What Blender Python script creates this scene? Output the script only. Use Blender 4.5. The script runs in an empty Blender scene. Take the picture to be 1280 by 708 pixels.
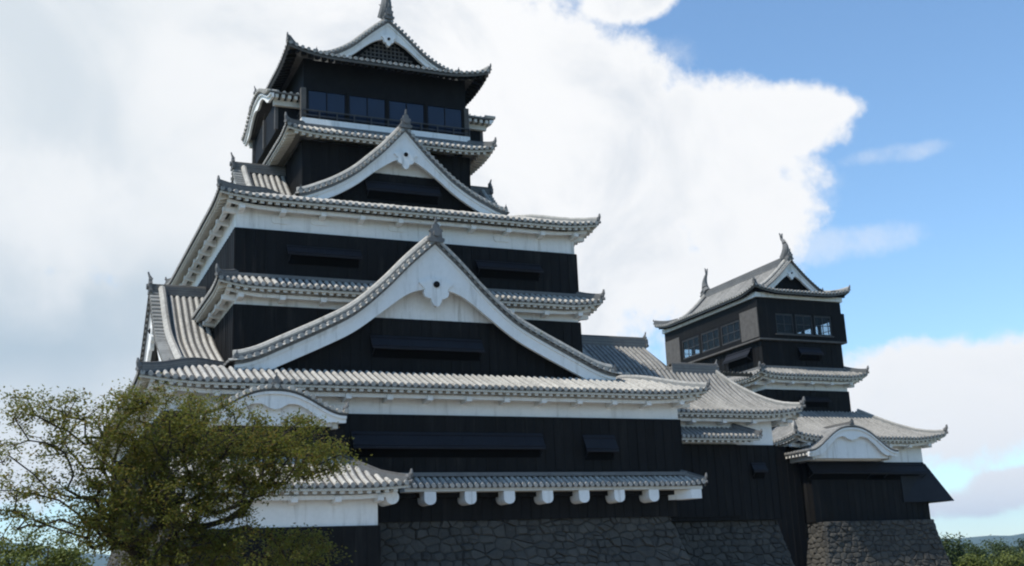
import bpy, math, random
from math import sin, cos, pi, sqrt, atan2, radians as RAD
from mathutils import Matrix, Vector
random.seed(7)
S = bpy.context.scene
COL = S.collection

# ------------------------------------------------------------------ camera
YAW, PITCH, ROLL, FPX = 0.418253558, 0.252839312, -0.043726727, 1441.19
def cam_axes():
    cy, sy, cp, sp, cr, sr = cos(YAW), sin(YAW), cos(PITCH), sin(PITCH), cos(ROLL), sin(ROLL)
    f = Vector((sy*cp, cy*cp, sp)); r = Vector((cy, -sy, 0)); u = r.cross(f)
    return cr*r+sr*u, -sr*r+cr*u, f
CR, CU, CF = cam_axes()
cd = bpy.data.cameras.new('camera'); cam = bpy.data.objects.new('camera', cd); COL.objects.link(cam)
cam.matrix_world = Matrix(((CR.x, CU.x, -CF.x, 0), (CR.y, CU.y, -CF.y, 0), (CR.z, CU.z, -CF.z, 0), (0, 0, 0, 1)))
cd.sensor_width = 36; cd.lens = 36*FPX/1280; cd.clip_start = .1; cd.clip_end = 20000
S.camera = cam
S.cycles.filter_width = 2.1      # the photograph is a soft compact-camera picture

# ------------------------------------------------------------------ light
SUN_EL, SUN_AZ = RAD(55), RAD(-96)       # azimuth from +Y towards +X
sun_dir = Vector((sin(SUN_AZ)*cos(SUN_EL), cos(SUN_AZ)*cos(SUN_EL), sin(SUN_EL)))
SUN_STRENGTH, SKY_STRENGTH, CLOUD_STRENGTH, EXPOSURE = 3.0, 0.110, 0.56, 0.85
sl = bpy.data.lights.new('sun', 'SUN'); sl.energy = SUN_STRENGTH; sl.angle = RAD(.55); sl.color = (1, .94, .84)
so = bpy.data.objects.new('sun', sl); COL.objects.link(so)
so.rotation_euler = (-sun_dir).to_track_quat('-Z', 'Y').to_euler()
vs = S.view_settings; vs.view_transform = 'Standard'; vs.look = 'None'; vs.gamma = 1; vs.exposure = EXPOSURE; vs.use_curve_mapping = False

# world: Nishita sky with clouds laid out by azimuth and elevation
W = bpy.data.worlds.new('World'); S.world = W; W.use_nodes = True
nt = W.node_tree; nt.nodes.clear()
class NB:
    def __init__(s, nt): s.nt = nt
    def n(s, t, **k):
        o = s.nt.nodes.new(t)
        for a, b in k.items(): setattr(o, a, b)
        return o
    def plug(s, sock, v):
        if isinstance(v, bpy.types.NodeSocket): s.nt.links.new(v, sock)
        else: sock.default_value = v
    def m(s, op, a, b=0.0, c=0.0, clamp=False):
        o = s.n('ShaderNodeMath', operation=op, use_clamp=clamp)
        s.plug(o.inputs[0], a); s.plug(o.inputs[1], b); s.plug(o.inputs[2], c)
        return o.outputs[0]
    def rng(s, v, a, b, c=0., d=1., t='SMOOTHSTEP'):
        o = s.n('ShaderNodeMapRange', interpolation_type=t)
        for i, x in enumerate((v, a, b, c, d)): s.plug(o.inputs[i], x)
        return o.outputs[0]
    def noise(s, vec, scale, detail=5, rough=.55, dist=0.):
        o = s.n('ShaderNodeTexNoise')
        if vec is not None: s.plug(o.inputs['Vector'], vec)
        o.inputs['Scale'].default_value = scale; o.inputs['Detail'].default_value = detail
        o.inputs['Roughness'].default_value = rough; o.inputs['Distortion'].default_value = dist
        return o.outputs[0]
    def mix(s, f, a, b):
        o = s.n('ShaderNodeMix', data_type='RGBA')
        s.plug(o.inputs[0], f); s.plug(o.inputs[6], a); s.plug(o.inputs[7], b)
        return o.outputs[2]
w = NB(nt)
tc = w.n('ShaderNodeTexCoord').outputs['Generated']
sx = w.n('ShaderNodeSeparateXYZ'); nt.links.new(tc, sx.inputs[0])
az = w.m('ARCTAN2', sx.outputs[0], sx.outputs[1]); el = w.m('ARCSINE', sx.outputs[2])
def px_dir(x, y):
    d = CF + CR*((x-640)/FPX) - CU*((y-354)/FPX); d.normalize()
    return atan2(d.x, d.y), math.asin(d.z)
# cloud masses: (azimuth/elevation given through the bearing they were sighted at), width, height, weight
CLOUDS = [(60, 60, 420, 330, 1), (330, 200, 420, 300, 1), (540, 130, 230, 220, 1), (725, 215, 180, 168, 1), (800, 260, 210, 170, 1),
          (870, 180, 150, 85, 1), (970, 152, 105, 50, 1), (1030, 140, 55, 24, .9), (820, 340, 150, 110, .9), (900, 275, 110, 90, .9), (600, 380, 300, 160, 1),
          (760, 400, 120, 60, .7), (1200, 500, 190, 85, 1), (1100, 515, 120, 50, .8), (1290, 470, 140, 60, 1), (1290, 608, 75, 28, .8), (1190, 628, 120, 18, .5),
          (780, -10, 70, 38, .8), (60, 520, 260, 110, 1), (90, 235, 260, 120, 1), (70, 405, 230, 95, .9)]
WISPS = [(1035, 308, 120, 26, 1), (1120, 192, 75, 14, .8), (1000, 240, 60, 40, .8), (1200, 628, 120, 22, 1), (830, 70, 60, 30, .8)]
wob = w.noise(tc, 8, 9, .62); wob2 = w.noise(tc, 24, 9, .66)
def blobs_(LST):
    dens = None
    for (x, y, a, b, k) in LST:
        a0, e0 = px_dir(x, y); ra, rb = a/FPX, b/FPX
        da = w.m('MULTIPLY', w.m('SUBTRACT', az, a0), cos(e0)/ra)
        de = w.m('MULTIPLY', w.m('SUBTRACT', el, e0), 1/rb)
        r2 = w.m('ADD', w.m('MULTIPLY', da, da), w.m('MULTIPLY', de, de))
        v = w.m('MULTIPLY', w.m('SUBTRACT', 1.0, r2), k)
        dens = v if dens is None else w.m('SMOOTH_MAX', dens, v, .25)
    return dens
dens = blobs_(CLOUDS)
# the rest of the sky, away from the sighted masses, is scattered cloud
far = w.m('MULTIPLY_ADD', w.noise(tc, 2.2, 4, .55), 3.2, -2.55)
rest = w.rng(w.m('ABSOLUTE', w.m('SUBTRACT', az, YAW)), .62, .9, -6., 0.)
dens = w.m('MAXIMUM', dens, w.m('ADD', far, rest))
dens = w.m('ADD', dens, w.m('MULTIPLY_ADD', wob, 2.0, -1.0)); dens = w.m('ADD', dens, w.m('MULTIPLY_ADD', wob2, 1.1, -.55))
mask = w.rng(dens, -.12, .40)
wis = w.m('ADD', w.m('MAXIMUM', blobs_(WISPS), -1.0), w.m('MULTIPLY_ADD', wob2, 2.4, -1.2))
mask = w.m('MAXIMUM', mask, w.rng(wis, .0, 1.2, 0., .42))
ccol = w.mix(w.m('MULTIPLY', w.rng(w.noise(tc, 7, 8, .60, .6), .40, .70), w.m('MULTIPLY', w.rng(dens, .2, .9), w.rng(az, .52, .66, 1., .25))), (1, 1, 1, 1), (.76, .80, .85, 1))
# greyer and bluer towards the left of the view
lf = w.rng(az, .29, .02, 0., .8)
ccol = w.mix(w.m('MULTIPLY', lf, w.rng(w.noise(tc, 7, 6, .55, .3), .30, .68, .35, 1.), clamp=True), ccol, (.70, .77, .82, 1))
gap = w.m('MULTIPLY', w.rng(w.noise(tc, 6.5, 6, .5), .30, .60), w.m('MULTIPLY', lf, w.rng(w.m('ABSOLUTE', w.m('SUBTRACT', el, px_dir(90, 400)[1])), .02, .09, 1., 0.)))
ccol = w.mix(w.m('MULTIPLY', gap, 1.1, clamp=True), ccol, (.46, .57, .66, 1))
sky = w.n('ShaderNodeTexSky', sky_type='NISHITA', sun_disc=False)
sky.sun_elevation = SUN_EL; sky.sun_rotation = SUN_AZ; sky.air_density = 1.0; sky.dust_density = .15; sky.ozone_density = 2.2
tint = w.n('ShaderNodeMix', data_type='RGBA', blend_type='MULTIPLY'); tint.inputs[0].default_value = 1; nt.links.new(sky.outputs[0], tint.inputs[6]); tint.inputs[7].default_value = (.88, 1.02, 1.06, 1)
b1 = w.n('ShaderNodeBackground'); nt.links.new(tint.outputs[2], b1.inputs[0]); b1.inputs[1].default_value = SKY_STRENGTH
b2 = w.n('ShaderNodeBackground'); nt.links.new(ccol, b2.inputs[0]); b2.inputs[1].default_value = CLOUD_STRENGTH
mx = w.n('ShaderNodeMixShader'); nt.links.new(mask, mx.inputs[0]); nt.links.new(b1.outputs[0], mx.inputs[1]); nt.links.new(b2.outputs[0], mx.inputs[2])
wo = w.n('ShaderNodeOutputWorld'); nt.links.new(mx.outputs[0], wo.inputs[0])

# ------------------------------------------------------------------ materials
def mat(name, col, rough=.7, spec=.3, var=.15, scale=3., island=0., bump=0., bscale=20., col2=None, metal=0., fine=0., streak=None):
    m = bpy.data.materials.new(name); m.use_nodes = True; t = m.node_tree
    p = t.nodes['Principled BSDF']; b = NB(t)
    p.inputs['Roughness'].default_value = rough; p.inputs['Specular IOR Level'].default_value = spec; p.inputs['Metallic'].default_value = metal
    co = b.n('ShaderNodeTexCoord').outputs['Object']
    f = b.rng(b.noise(co, scale, 6, .62), .3, .7, 0., 1., 'LINEAR')
    if island:
        gi = b.n('ShaderNodeNewGeometry').outputs['Random Per Island']
        f = b.m('ADD', b.m('MULTIPLY', f, 1-island), b.m('MULTIPLY', gi, island))
    if fine: f = b.m('ADD', b.m('MULTIPLY', f, 1-fine), b.m('MULTIPLY', b.rng(b.noise(co, scale*9, 4, .6), .3, .7, 0., 1., 'LINEAR'), fine))
    c2 = col2 or tuple(c*(1-2*var) for c in col); c1 = col if col2 else tuple(c*(1+var*.6) for c in col)
    nt_ = b.mix(f, (*c1, 1), (*c2, 1))
    if streak:
        mp = b.n('ShaderNodeMapping'); t.links.new(co, mp.inputs[0]); mp.inputs['Scale'].default_value = (3.2, 3.2, .28)
        sk = b.m('MULTIPLY', b.rng(b.noise(mp.outputs[0], 1.0, 6, .65), .50, .74), b.rng(b.noise(co, .35, 3, .5), .33, .58))
        nt_ = b.mix(b.m('MULTIPLY', sk, streak[3]), nt_, (*streak[:3], 1))
    t.links.new(nt_, p.inputs['Base Color'])
    if bump:
        bn = b.n('ShaderNodeBump'); bn.inputs['Strength'].default_value = bump; bn.inputs['Distance'].default_value = .05
        t.links.new(b.noise(co, bscale, 5, .6), bn.inputs['Height']); t.links.new(bn.outputs[0], p.inputs['Normal'])
    return m
M = {}
M['roll'] = mat('tile_roll_weathered', (.53, .51, .46), .8, .2, scale=.9, col2=(.19, .185, .174), fine=.45, island=.42, streak=(.13, .127, .11, .7))
M['roll_old'] = mat('tile_roll_old_grey', (.36, .35, .325), .85, .2, scale=.9, col2=(.13, .128, .122), fine=.45, island=.45, streak=(.10, .10, .09, .7))
M['pan_old'] = mat('tile_pan_old_grey', (.12, .118, .112), .85, .2, scale=1.5, col2=(.06, .06, .058), fine=.4)
M['pan'] = mat('tile_pan_grey', (.115, .112, .106), .85, .2, scale=1.5, col2=(.055, .055, .054), fine=.4)
M['cap'] = mat('tile_end_grey', (.36, .355, .335), .8, .2, scale=4, col2=(.2, .2, .19), island=.5)
M['ridge'] = mat('ridge_tile_dark', (.17, .17, .165), .7, .3, scale=2, col2=(.09, .092, .095), fine=.5)
M['plaster'] = mat('white_plaster', (.80, .80, .79), .88, .12, scale=.8, col2=(.68, .68, .665), fine=.4, bump=.15, bscale=6, streak=(.36, .345, .31, .75))
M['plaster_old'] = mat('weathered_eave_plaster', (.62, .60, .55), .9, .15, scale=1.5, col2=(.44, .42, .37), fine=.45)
M['soffit'] = mat('shade_toned_soffit', (.30, .285, .25), .9, .1, scale=2, col2=(.20, .19, .17), fine=.4)  # plaster soffit coloured dark to paint in the shade between rafters
M['plank'] = mat('black_plank', (.0125, .0122, .0125), .68, .12, scale=1.3, col2=(.0045, .0045, .0047), fine=.35, island=.55, streak=(.026, .024, .022, .8))
M['dark'] = mat('black_timber', (.010, .0098, .010), .65, .12, scale=2, col2=(.005, .005, .005))
M['shutter'] = mat('navy_shutter_board', (.016, .0175, .023), .55, .2, scale=1.2, col2=(.009, .010, .014), fine=.4)
M['void'] = mat('dark_opening', (.004, .004, .004), .9, .05, scale=2)
M['post'] = mat('weathered_grey_timber', (.10, .095, .09), .8, .2, scale=3)
M['glass'] = mat('window_glass', (.005, .013, .035), .08, .45, scale=1)
M['clear'] = bpy.data.materials.new('clear_window_glass'); M['clear'].use_nodes = True
_t = M['clear'].node_tree; _p = _t.nodes['Principled BSDF']; _p.inputs['Base Color'].default_value = (.02, .03, .04, 1); _p.inputs['Roughness'].default_value = .05
_b = NB(_t); _x = _b.n('ShaderNodeBsdfTransparent'); _m = _b.n('ShaderNodeMixShader'); _m.inputs[0].default_value = .82
_t.links.new(_p.outputs[0], _m.inputs[1]); _t.links.new(_x.outputs[0], _m.inputs[2]); _t.links.new(_m.outputs[0], _t.nodes['Material Output'].inputs[0])
M['frame'] = mat('window_frame', (.05, .05, .052), .6, .3, scale=3)
M['stone'] = mat('wall_stone', (.10, .095, .084), .92, .12, scale=1.6, col2=(.028, .029, .029), island=.5, fine=.3, bump=.6, bscale=7)
M['joint'] = mat('stone_joint', (.048, .047, .043), .95, .1, scale=3)

# ------------------------------------------------------------------ mesh helpers
class MB:
    def __init__(s): s.v = []; s.f = []; s.mi = []
    def add(s, vs, fs, mi=0):
        o = len(s.v); s.v += [tuple(x) for x in vs]
        for f in fs: s.f.append(tuple(i+o for i in f)); s.mi.append(mi)
    def hexa(s, p, mi=0):   # p: 4 bottom ccw, 4 top
        s.add(p, [(3, 2, 1, 0), (4, 5, 6, 7), (0, 1, 5, 4), (1, 2, 6, 5), (2, 3, 7, 6), (3, 0, 4, 7)], mi)
    def box(s, x0, x1, y0, y1, z0, z1, mi=0):
        s.hexa([(x0, y0, z0), (x1, y0, z0), (x1, y1, z0), (x0, y1, z0), (x0, y0, z1), (x1, y0, z1), (x1, y1, z1), (x0, y1, z1)], mi)
    def prism(s, poly, fr, v0, v1, mi=0):   # poly of (u,z) extruded between depths v0 and v1 of frame
        n = len(poly); a = [fr(u, v1, z) for u, z in poly]; b = [fr(u, v0, z) for u, z in poly]
        s.add(a+b, [tuple(range(n)), tuple(range(2*n-1, n-1, -1))]+[(i+n, (i+1) % n+n, (i+1) % n, i) for i in range(n)], mi)
    def tube(s, pts, r, n=8, mi=0, caps=True, flat=1.0):
        pts = [Vector(p) for p in pts]; k = len(pts); vs = []
        rr = r if isinstance(r, (list, tuple)) else [r]*k
        for i, p in enumerate(pts):
            t = (pts[min(i+1, k-1)]-pts[max(i-1, 0)]).normalized()
            up = Vector((0, 0, 1)) if abs(t.z) < .92 else Vector((0, 1, 0))
            a = t.cross(up).normalized(); b = a.cross(t).normalized()
            for j in range(n):
                th = 2*pi*j/n; vs.append(p+a*cos(th)*rr[i]+b*sin(th)*rr[i]*flat)
        fs = [(i*n+j, i*n+(j+1) % n, (i+1)*n+(j+1) % n, (i+1)*n+j) for i in range(k-1) for j in range(n)]
        if caps: fs += [tuple(range(n-1, -1, -1)), tuple((k-1)*n+j for j in range(n))]
        s.add(vs, fs, mi)
    def build(s, name, mats, parent=None, smooth=False):
        me = bpy.data.meshes.new(name); me.from_pydata(s.v, [], s.f)
        for m in (mats if isinstance(mats, (list, tuple)) else [mats]): me.materials.append(m)
        me.polygons.foreach_set('material_index', s.mi)
        if smooth: me.polygons.foreach_set('use_smooth', [True]*len(s.f))
        me.update(); o = bpy.data.objects.new(name, me); COL.objects.link(o)
        if parent is not None:
            o.parent = parent
            b = parent; off = Vector((0, 0, 0))
            while b is not None: off += b.location; b = b.parent
            me.transform(Matrix.Translation(-off))
        return o
def thing(name, label, cat, loc, group=None):
    o = bpy.data.objects.new(name, None); COL.objects.link(o); o.location = loc; o.empty_display_size = .5
    o['label'] = label; o['category'] = cat
    if group: o['group'] = group
    return o
def tag(o, label, cat, group=None):
    o['label'] = label; o['category'] = cat
    if group: o['group'] = group
    return o
def structure(o): o['kind'] = 'structure'; return o

class Fr:    # local frame of one face of a building: u to the viewer's right, v outwards from the centre
    def __init__(s, xc, yc, k): s.c = (xc, yc); s.k = k
    def __call__(s, u, v, z):
        x, y = s.c
        return ((x+u, y-v, z), (x-v, y-u, z), (x+v, y+u, z), (x-u, y+v, z))[s.k]
FRONT, LEFT, RIGHT, BACK = 0, 1, 2, 3
def curve(tab):
    def f(d):
        if d <= tab[0][0]: return tab[0][1]+(d-tab[0][0])*(tab[1][1]-tab[0][1])/(tab[1][0]-tab[0][0])
        for (a, za), (b, zb) in zip(tab, tab[1:]):
            if d <= b: return za+(zb-za)*(d-a)/(b-a)
        return tab[-1][1]
    return f
def smooth(tab, n=5):   # monotone-ish resample of a profile table
    xs = [t[0] for t in tab]; zs = [t[1] for t in tab]; k = len(tab)
    sl = [0]*k
    for i in range(k):
        if i == 0: sl[i] = (zs[1]-zs[0])/(xs[1]-xs[0])
        elif i == k-1: sl[i] = (zs[-1]-zs[-2])/(xs[-1]-xs[-2])
        else: sl[i] = ((zs[i]-zs[i-1])/(xs[i]-xs[i-1])+(zs[i+1]-zs[i])/(xs[i+1]-xs[i]))/2
    out = []
    for i in range(k-1):
        h = xs[i+1]-xs[i]
        for j in range(n):
            t = j/n
            out.append((xs[i]+t*h, (2*t**3-3*t*t+1)*zs[i]+(t**3-2*t*t+t)*h*sl[i]+(-2*t**3+3*t*t)*zs[i+1]+(t**3-t*t)*h*sl[i+1]))
    return curve(out+[tab[-1]])

PITCH_T = .30
def roof_patch(mb, fr, spans, zf, L, step=PITCH_T, rr=.093, seg=.55, eave=None, caps=True):
    """rows of round tiles over a sheet of pan tiles; spans: list of (lo(u), hi(u))"""
    n = max(2, int(round(2*L/step))); st = 2*L/n
    for i in range(n):
        uc = -L+(i+.5)*st; ua, ub = uc-st/2, uc+st/2
        for lo, hi in spans:
            l, h = lo(uc), hi(uc)
            if l is None or h is None or h-l < .04: continue
            k = max(1, int(math.ceil((h-l)/seg))); vs = []
            def ends(u):
                a, b = lo(u), hi(u)
                if a is None: a = l
                if b is None: b = h
                return (a, b) if b > a else ((a+b)/2, (a+b)/2)
            ea, eb = ends(ua), ends(ub)
            for j in range(k+1):
                t = j/k
                for u, e in ((ua, ea), (ub, eb)):
                    v = e[0]+(e[1]-e[0])*t; vs.append(fr(u, v, zf(u, v)))
            mb.add(vs, [(2*j+1, 2*j, 2*j+2, 2*j+3) for j in range(k)], 0)
            ring = []
            jit = random.uniform(-.012, .012)
            for j in range(k+1):
                v = l+(h-l)*j/k; z = zf(uc, v)
                for a in range(5):
                    th = pi*a/4; ring.append(fr(uc+cos(th)*rr, v+(.03 if j == k else 0), z+sin(th)*rr*1.05+.01+jit))
            mb.add(ring, [(5*j+a, 5*j+a+1, 5*j+a+6, 5*j+a+5) for j in range(k) for a in range(4)], 1)
            if caps and eave is not None and abs(h-eave) < .05:
                z = zf(uc, h); v = h+.035; c = [fr(uc+cos(2*pi*a/8)*rr*1.1, v, z+sin(2*pi*a/8)*rr*1.1) for a in range(8)]
                mb.add(c, [tuple(range(8))], 2)
                # drooping lip of the pan tile
                mb.add([fr(uc+rr, h, zf(uc+rr, h)), fr(ub, h, zf(ub, h)), fr(ub, h-.01, zf(ub, h)-.10), fr(uc+rr, h-.01, zf(uc+rr, h)-.10)], [(3, 2, 1, 0)], 0)
                mb.add([fr(ua, h, zf(ua, h)), fr(uc-rr, h, zf(uc-rr, h)), fr(uc-rr, h-.01, zf(uc-rr, h)-.10), fr(ua, h-.01, zf(ua, h)-.10)], [(3, 2, 1, 0)], 0)
TILE = None
def tiles(mb, parent, name='tile_roof'):
    r = parent
    while r.parent is not None: r = r.parent
    old = r.name.startswith('linking') or r.name == 'castle_keep.001'
    return mb.build(name, [M['pan_old' if old else 'pan'], M['roll_old' if old else 'roll'], M['cap']], parent)

def section_run(mb, fr, E, L, ez, sec, slope, mi=0, nseg=24, ends=(True, True)):
    """extrude cross-section (w inset, z offset) along the eave with mitred ends"""
    k = len(sec); vs = []
    for i in range(nseg+1):
        s = -1+2*i/nseg
        for (wi, zo) in sec:
            u = s*(L-(wi if (ends[0] if s < 0 else ends[1]) else 0)); vs.append(fr(u, E-wi, ez(s*L)+zo+slope*wi))
    fs = [(i*k+(j+1) % k, i*k+j, (i+1)*k+j, (i+1)*k+(j+1) % k) for i in range(nseg) for j in range(k)]
    fs += [tuple(range(k)), tuple(nseg*k+j for j in range(k-1, -1, -1))]
    mb.add(vs, fs, mi)
def eave_under(parent, frames, over, ez_of, slope=.28, dark=False, brackets=True, spacing=.34, br_sp=1.75, drop=0.):
    """underside of an eave: edge board, soffit, rafter ends, purlin and bracket arms"""
    wm = M['dark'] if dark else M['plaster_old']; pm = M['dark'] if dark else M['plaster']
    edge = MB(); sof = MB(); raf = MB(); pur = MB(); brk = []
    for fr, E, L in frames:
        ez = lambda u, L=L: ez_of(u, L)
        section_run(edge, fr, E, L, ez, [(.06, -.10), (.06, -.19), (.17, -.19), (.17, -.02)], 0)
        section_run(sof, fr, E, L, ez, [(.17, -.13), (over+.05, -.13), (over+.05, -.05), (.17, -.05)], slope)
        n = int(2*(L-.2)/spacing)
        for i in range(n+1):
            u = -(L-.2)+2*(L-.2)*i/n; du = L-abs(u); w1 = min(.62, du-.02)
            if w1 < .2: continue
            z = ez(u); h = spacing*.25
            P = []
            for (wi, zo) in ((.12, -.33), (w1, -.33)):
                P.append([fr(u-h, E-wi, z+zo+slope*wi), fr(u+h, E-wi, z+zo+slope*wi), fr(u+h, E-wi, z+zo+.205+slope*wi), fr(u-h, E-wi, z+zo+.205+slope*wi)])
            a, b = P
            raf.hexa([a[0], a[1], b[1], b[0], a[3], a[2], b[2], b[3]])
        if brackets:
            section_run(pur, fr, E, L, ez, [(.46, -.36), (.46, -.52), (.66, -.52), (.66, -.34)], .1)
            m = max(2, int(round(2*(L-over-.15)/br_sp)))
            for i in range(m+1):
                u = -(L-over-.15)+2*(L-over-.15)*i/m; z = ez(u)
                a = [fr(u-.12, E-.36, z-.56), fr(u+.12, E-.36, z-.56), fr(u+.12, E-over, z-.62), fr(u-.12, E-over, z-.62)]
                b = [fr(u-.12, E-.36, z-.36), fr(u+.12, E-.36, z-.36), fr(u+.12, E-over, z-.34), fr(u-.12, E-over, z-.34)]
                q = MB(); q.hexa(a+b); brk.append(q)
    for q in brk: q.build('bracket_arm', pm, parent)
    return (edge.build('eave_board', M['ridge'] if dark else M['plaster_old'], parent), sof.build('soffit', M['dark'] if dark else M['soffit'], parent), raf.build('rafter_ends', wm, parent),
            pur.build('eave_purlin', pm, parent) if pur.v else None)

def onigawara(parent, fr, u, v, z, s=1., mt='ridge'):
    """ridge-end tile: shaped plate with a round boss and an upright horn"""
    mb = MB()
    poly = [(-.36, -.36), (-.2, -.40), (.2, -.40), (.36, -.36), (.38, -.24), (.27, -.20), (.25, .04), (.31, .10), (.26, .18), (.17, .20), (.15, .36), (.07, .42), (-.07, .42), (-.15, .36), (-.17, .20), (-.26, .18), (-.31, .10), (-.25, .04), (-.27, -.20), (-.38, -.24)]
    mb.prism([(u+a*s, z+b*s) for a, b in poly], fr, v-.06*s, v+.10*s)
    mb.tube([fr(u, v+.08*s, z-.02*s), fr(u, v+.20*s, z-.02*s)], .15*s, 10)
    mb.tube([fr(u, v-.05*s, z+.34*s), fr(u, v+.06*s, z+.50*s), fr(u, v+.13*s, z+.72*s)], [.085*s, .07*s, .045*s], 8)
    return mb.build('ridge_end_tile', M[mt], parent)
def tip_tile(parent, p, out, s=1.):
    """small upturned horn at the end of a hip ridge"""
    mb = MB(); p = Vector(p); o = Vector(out).normalized()
    mb.tube([p-o*.1*s, p+o*.06*s, p+o*.15*s+Vector((0, 0, .16*s)), p+o*.17*s+Vector((0, 0, .38*s))], [.14*s, .15*s, .10*s, .05*s], 8, flat=1.2)
    mb.tube([p-o*.05*s+Vector((0, 0, -.2*s)), p+o*.22*s+Vector((0, 0, -.2*s))], .10*s, 8)
    return mb.build('hip_end_tile', M['ridge'], parent)
def ridge_run(parent, pts, wdt=.34, hgt=.42, name='ridge', roll=.12, light=False):
    """stacked ridge: layered box with a round roll on top, following a path"""
    mb = MB(); P = [Vector(p) for p in pts]; k = len(P)
    for (w0, z0, z1, mi) in ((wdt, -.05, hgt*.34, 0), (wdt*.86, hgt*.34, hgt*.40, 1), (wdt*.94, hgt*.40, hgt*.66, 0), (wdt*.8, hgt*.66, hgt*.72, 1), (wdt*.88, hgt*.72, hgt, 0)):
        vs = []
        for i, p in enumerate(P):
            t = P[min(i+1, k-1)]-P[max(i-1, 0)]; t.z = 0; t.normalize(); a = Vector((t.y, -t.x, 0))*w0/2
            for q in ((-1, z0), (1, z0), (1, z1), (-1, z1)): vs.append(p+a*q[0]+Vector((0, 0, q[1])))
        fs = [(i*4+j, i*4+(j+1) % 4, i*4+4+(j+1) % 4, i*4+4+j) for i in range(k-1) for j in range(4)]+[(3, 2, 1, 0), tuple((k-1)*4+j for j in range(4))]
        mb.add(vs, fs, mi)
    mb.tube([p+Vector((0, 0, hgt)) for p in P], roll, 8, 2)
    return mb.build(name, [M['cap'], M['ridge'], M['roll']] if light else [M['ridge'], M['cap'], M['pan']], parent)

def plank_box(parent, x0, x1, y0, y1, z0, z1, name='plank_wall', sp=.46, sides='FLRB', m='plank'):
    """boarded wall: every board its own slightly proud strip, with battens over the joints"""
    mb = MB(); mb.box(x0, x1, y0, y1, z0, z1)
    def face(a0, a1, put):
        n = max(1, int(round((a1-a0)/sp)))
        for i in range(n+1):
            c = a0+(a1-a0)*i/n; put(max(a0, c-.035), min(a1, c+.035))
    d = .034
    def boards(a0, a1, put):
        n = max(1, int(round((a1-a0)/sp)))
        for i in range(n):
            a, b = a0+(a1-a0)*i/n, a0+(a1-a0)*(i+1)/n; put(a+.006, b-.006, random.uniform(.006, .02))
    if 'F' in sides: boards(x0, x1, lambda a, b, t: mb.box(a, b, y0-t, y0+.003, z0+.005, z1-.005))
    if 'L' in sides: boards(y0, y1, lambda a, b, t: mb.box(x0-t, x0+.003, a, b, z0+.006, z1-.006))
    if 'R' in sides: boards(y0, y1, lambda a, b, t: mb.box(x1-.003, x1+t, a, b, z0+.006, z1-.006))
    if 'F' in sides: face(x0, x1, lambda a, b: mb.box(a, b, y0-d, y0+.002, z0+.01, z1-.01))
    if 'L' in sides: face(y0, y1, lambda a, b: mb.box(x0-d, x0+.002, a, b, z0+.012, z1-.012))
    if 'R' in sides: face(y0, y1, lambda a, b: mb.box(x1-.002, x1+d, a, b, z0+.012, z1-.012))
    return mb.build(name, M[m], parent)
def band(parent, x0, x1, y0, y1, z0, z1, name='plaster_band', m='plaster'):
    mb = MB(); mb.box(x0, x1, y0, y1, z0, z1); return mb.build(name, M[m], parent)
def shutter(parent, fr, u0, u1, v, zt, zb, out, n=4, t=.05, name='shutter', recess=True):
    """prop-up shutter: boarded flap hinged at its top edge over a dark opening"""
    mb = MB()
    for i in range(n):
        a = u0+(u1-u0)*i/n+.004; b = u0+(u1-u0)*(i+1)/n-.004
        mb.hexa([fr(a, v+out, zb), fr(b, v+out, zb), fr(b, v+out-t*.4, zb-t), fr(a, v+out-t*.4, zb-t), fr(a, v+.04, zt), fr(b, v+.04, zt), fr(b, v+.04-t*.4, zt-t), fr(a, v+.04-t*.4, zt-t)])
    for t in (.14, .80):
        za, zb2 = zt+(zb-zt)*t, zt+(zb-zt)*(t+.09); oa, ob = .04+(out-.04)*t, .04+(out-.04)*(t+.09)
        mb.hexa([fr(u0, v+ob, zb2), fr(u1, v+ob, zb2), fr(u1, v+ob+.03, zb2+.03), fr(u0, v+ob+.03, zb2+.03), fr(u0, v+oa, za), fr(u1, v+oa, za), fr(u1, v+oa+.03, za+.03), fr(u0, v+oa+.03, za+.03)])
    for c in (u0+.1, u1-.1):
        mb.tube([fr(c, v+out-.06, zb), fr(c, v+.02, zb-.25)], .025, 6)
    o = mb.build(name, M['shutter'], parent)
    if recess:
        r = MB(); r.prism([(u0+.1, zb-.35), (u1-.1, zb-.35), (u1-.1, zt-.06), (u0+.1, zt-.06)], fr, v-.1, v+.036); r.build('opening', M['void'], o)
    return o

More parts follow.
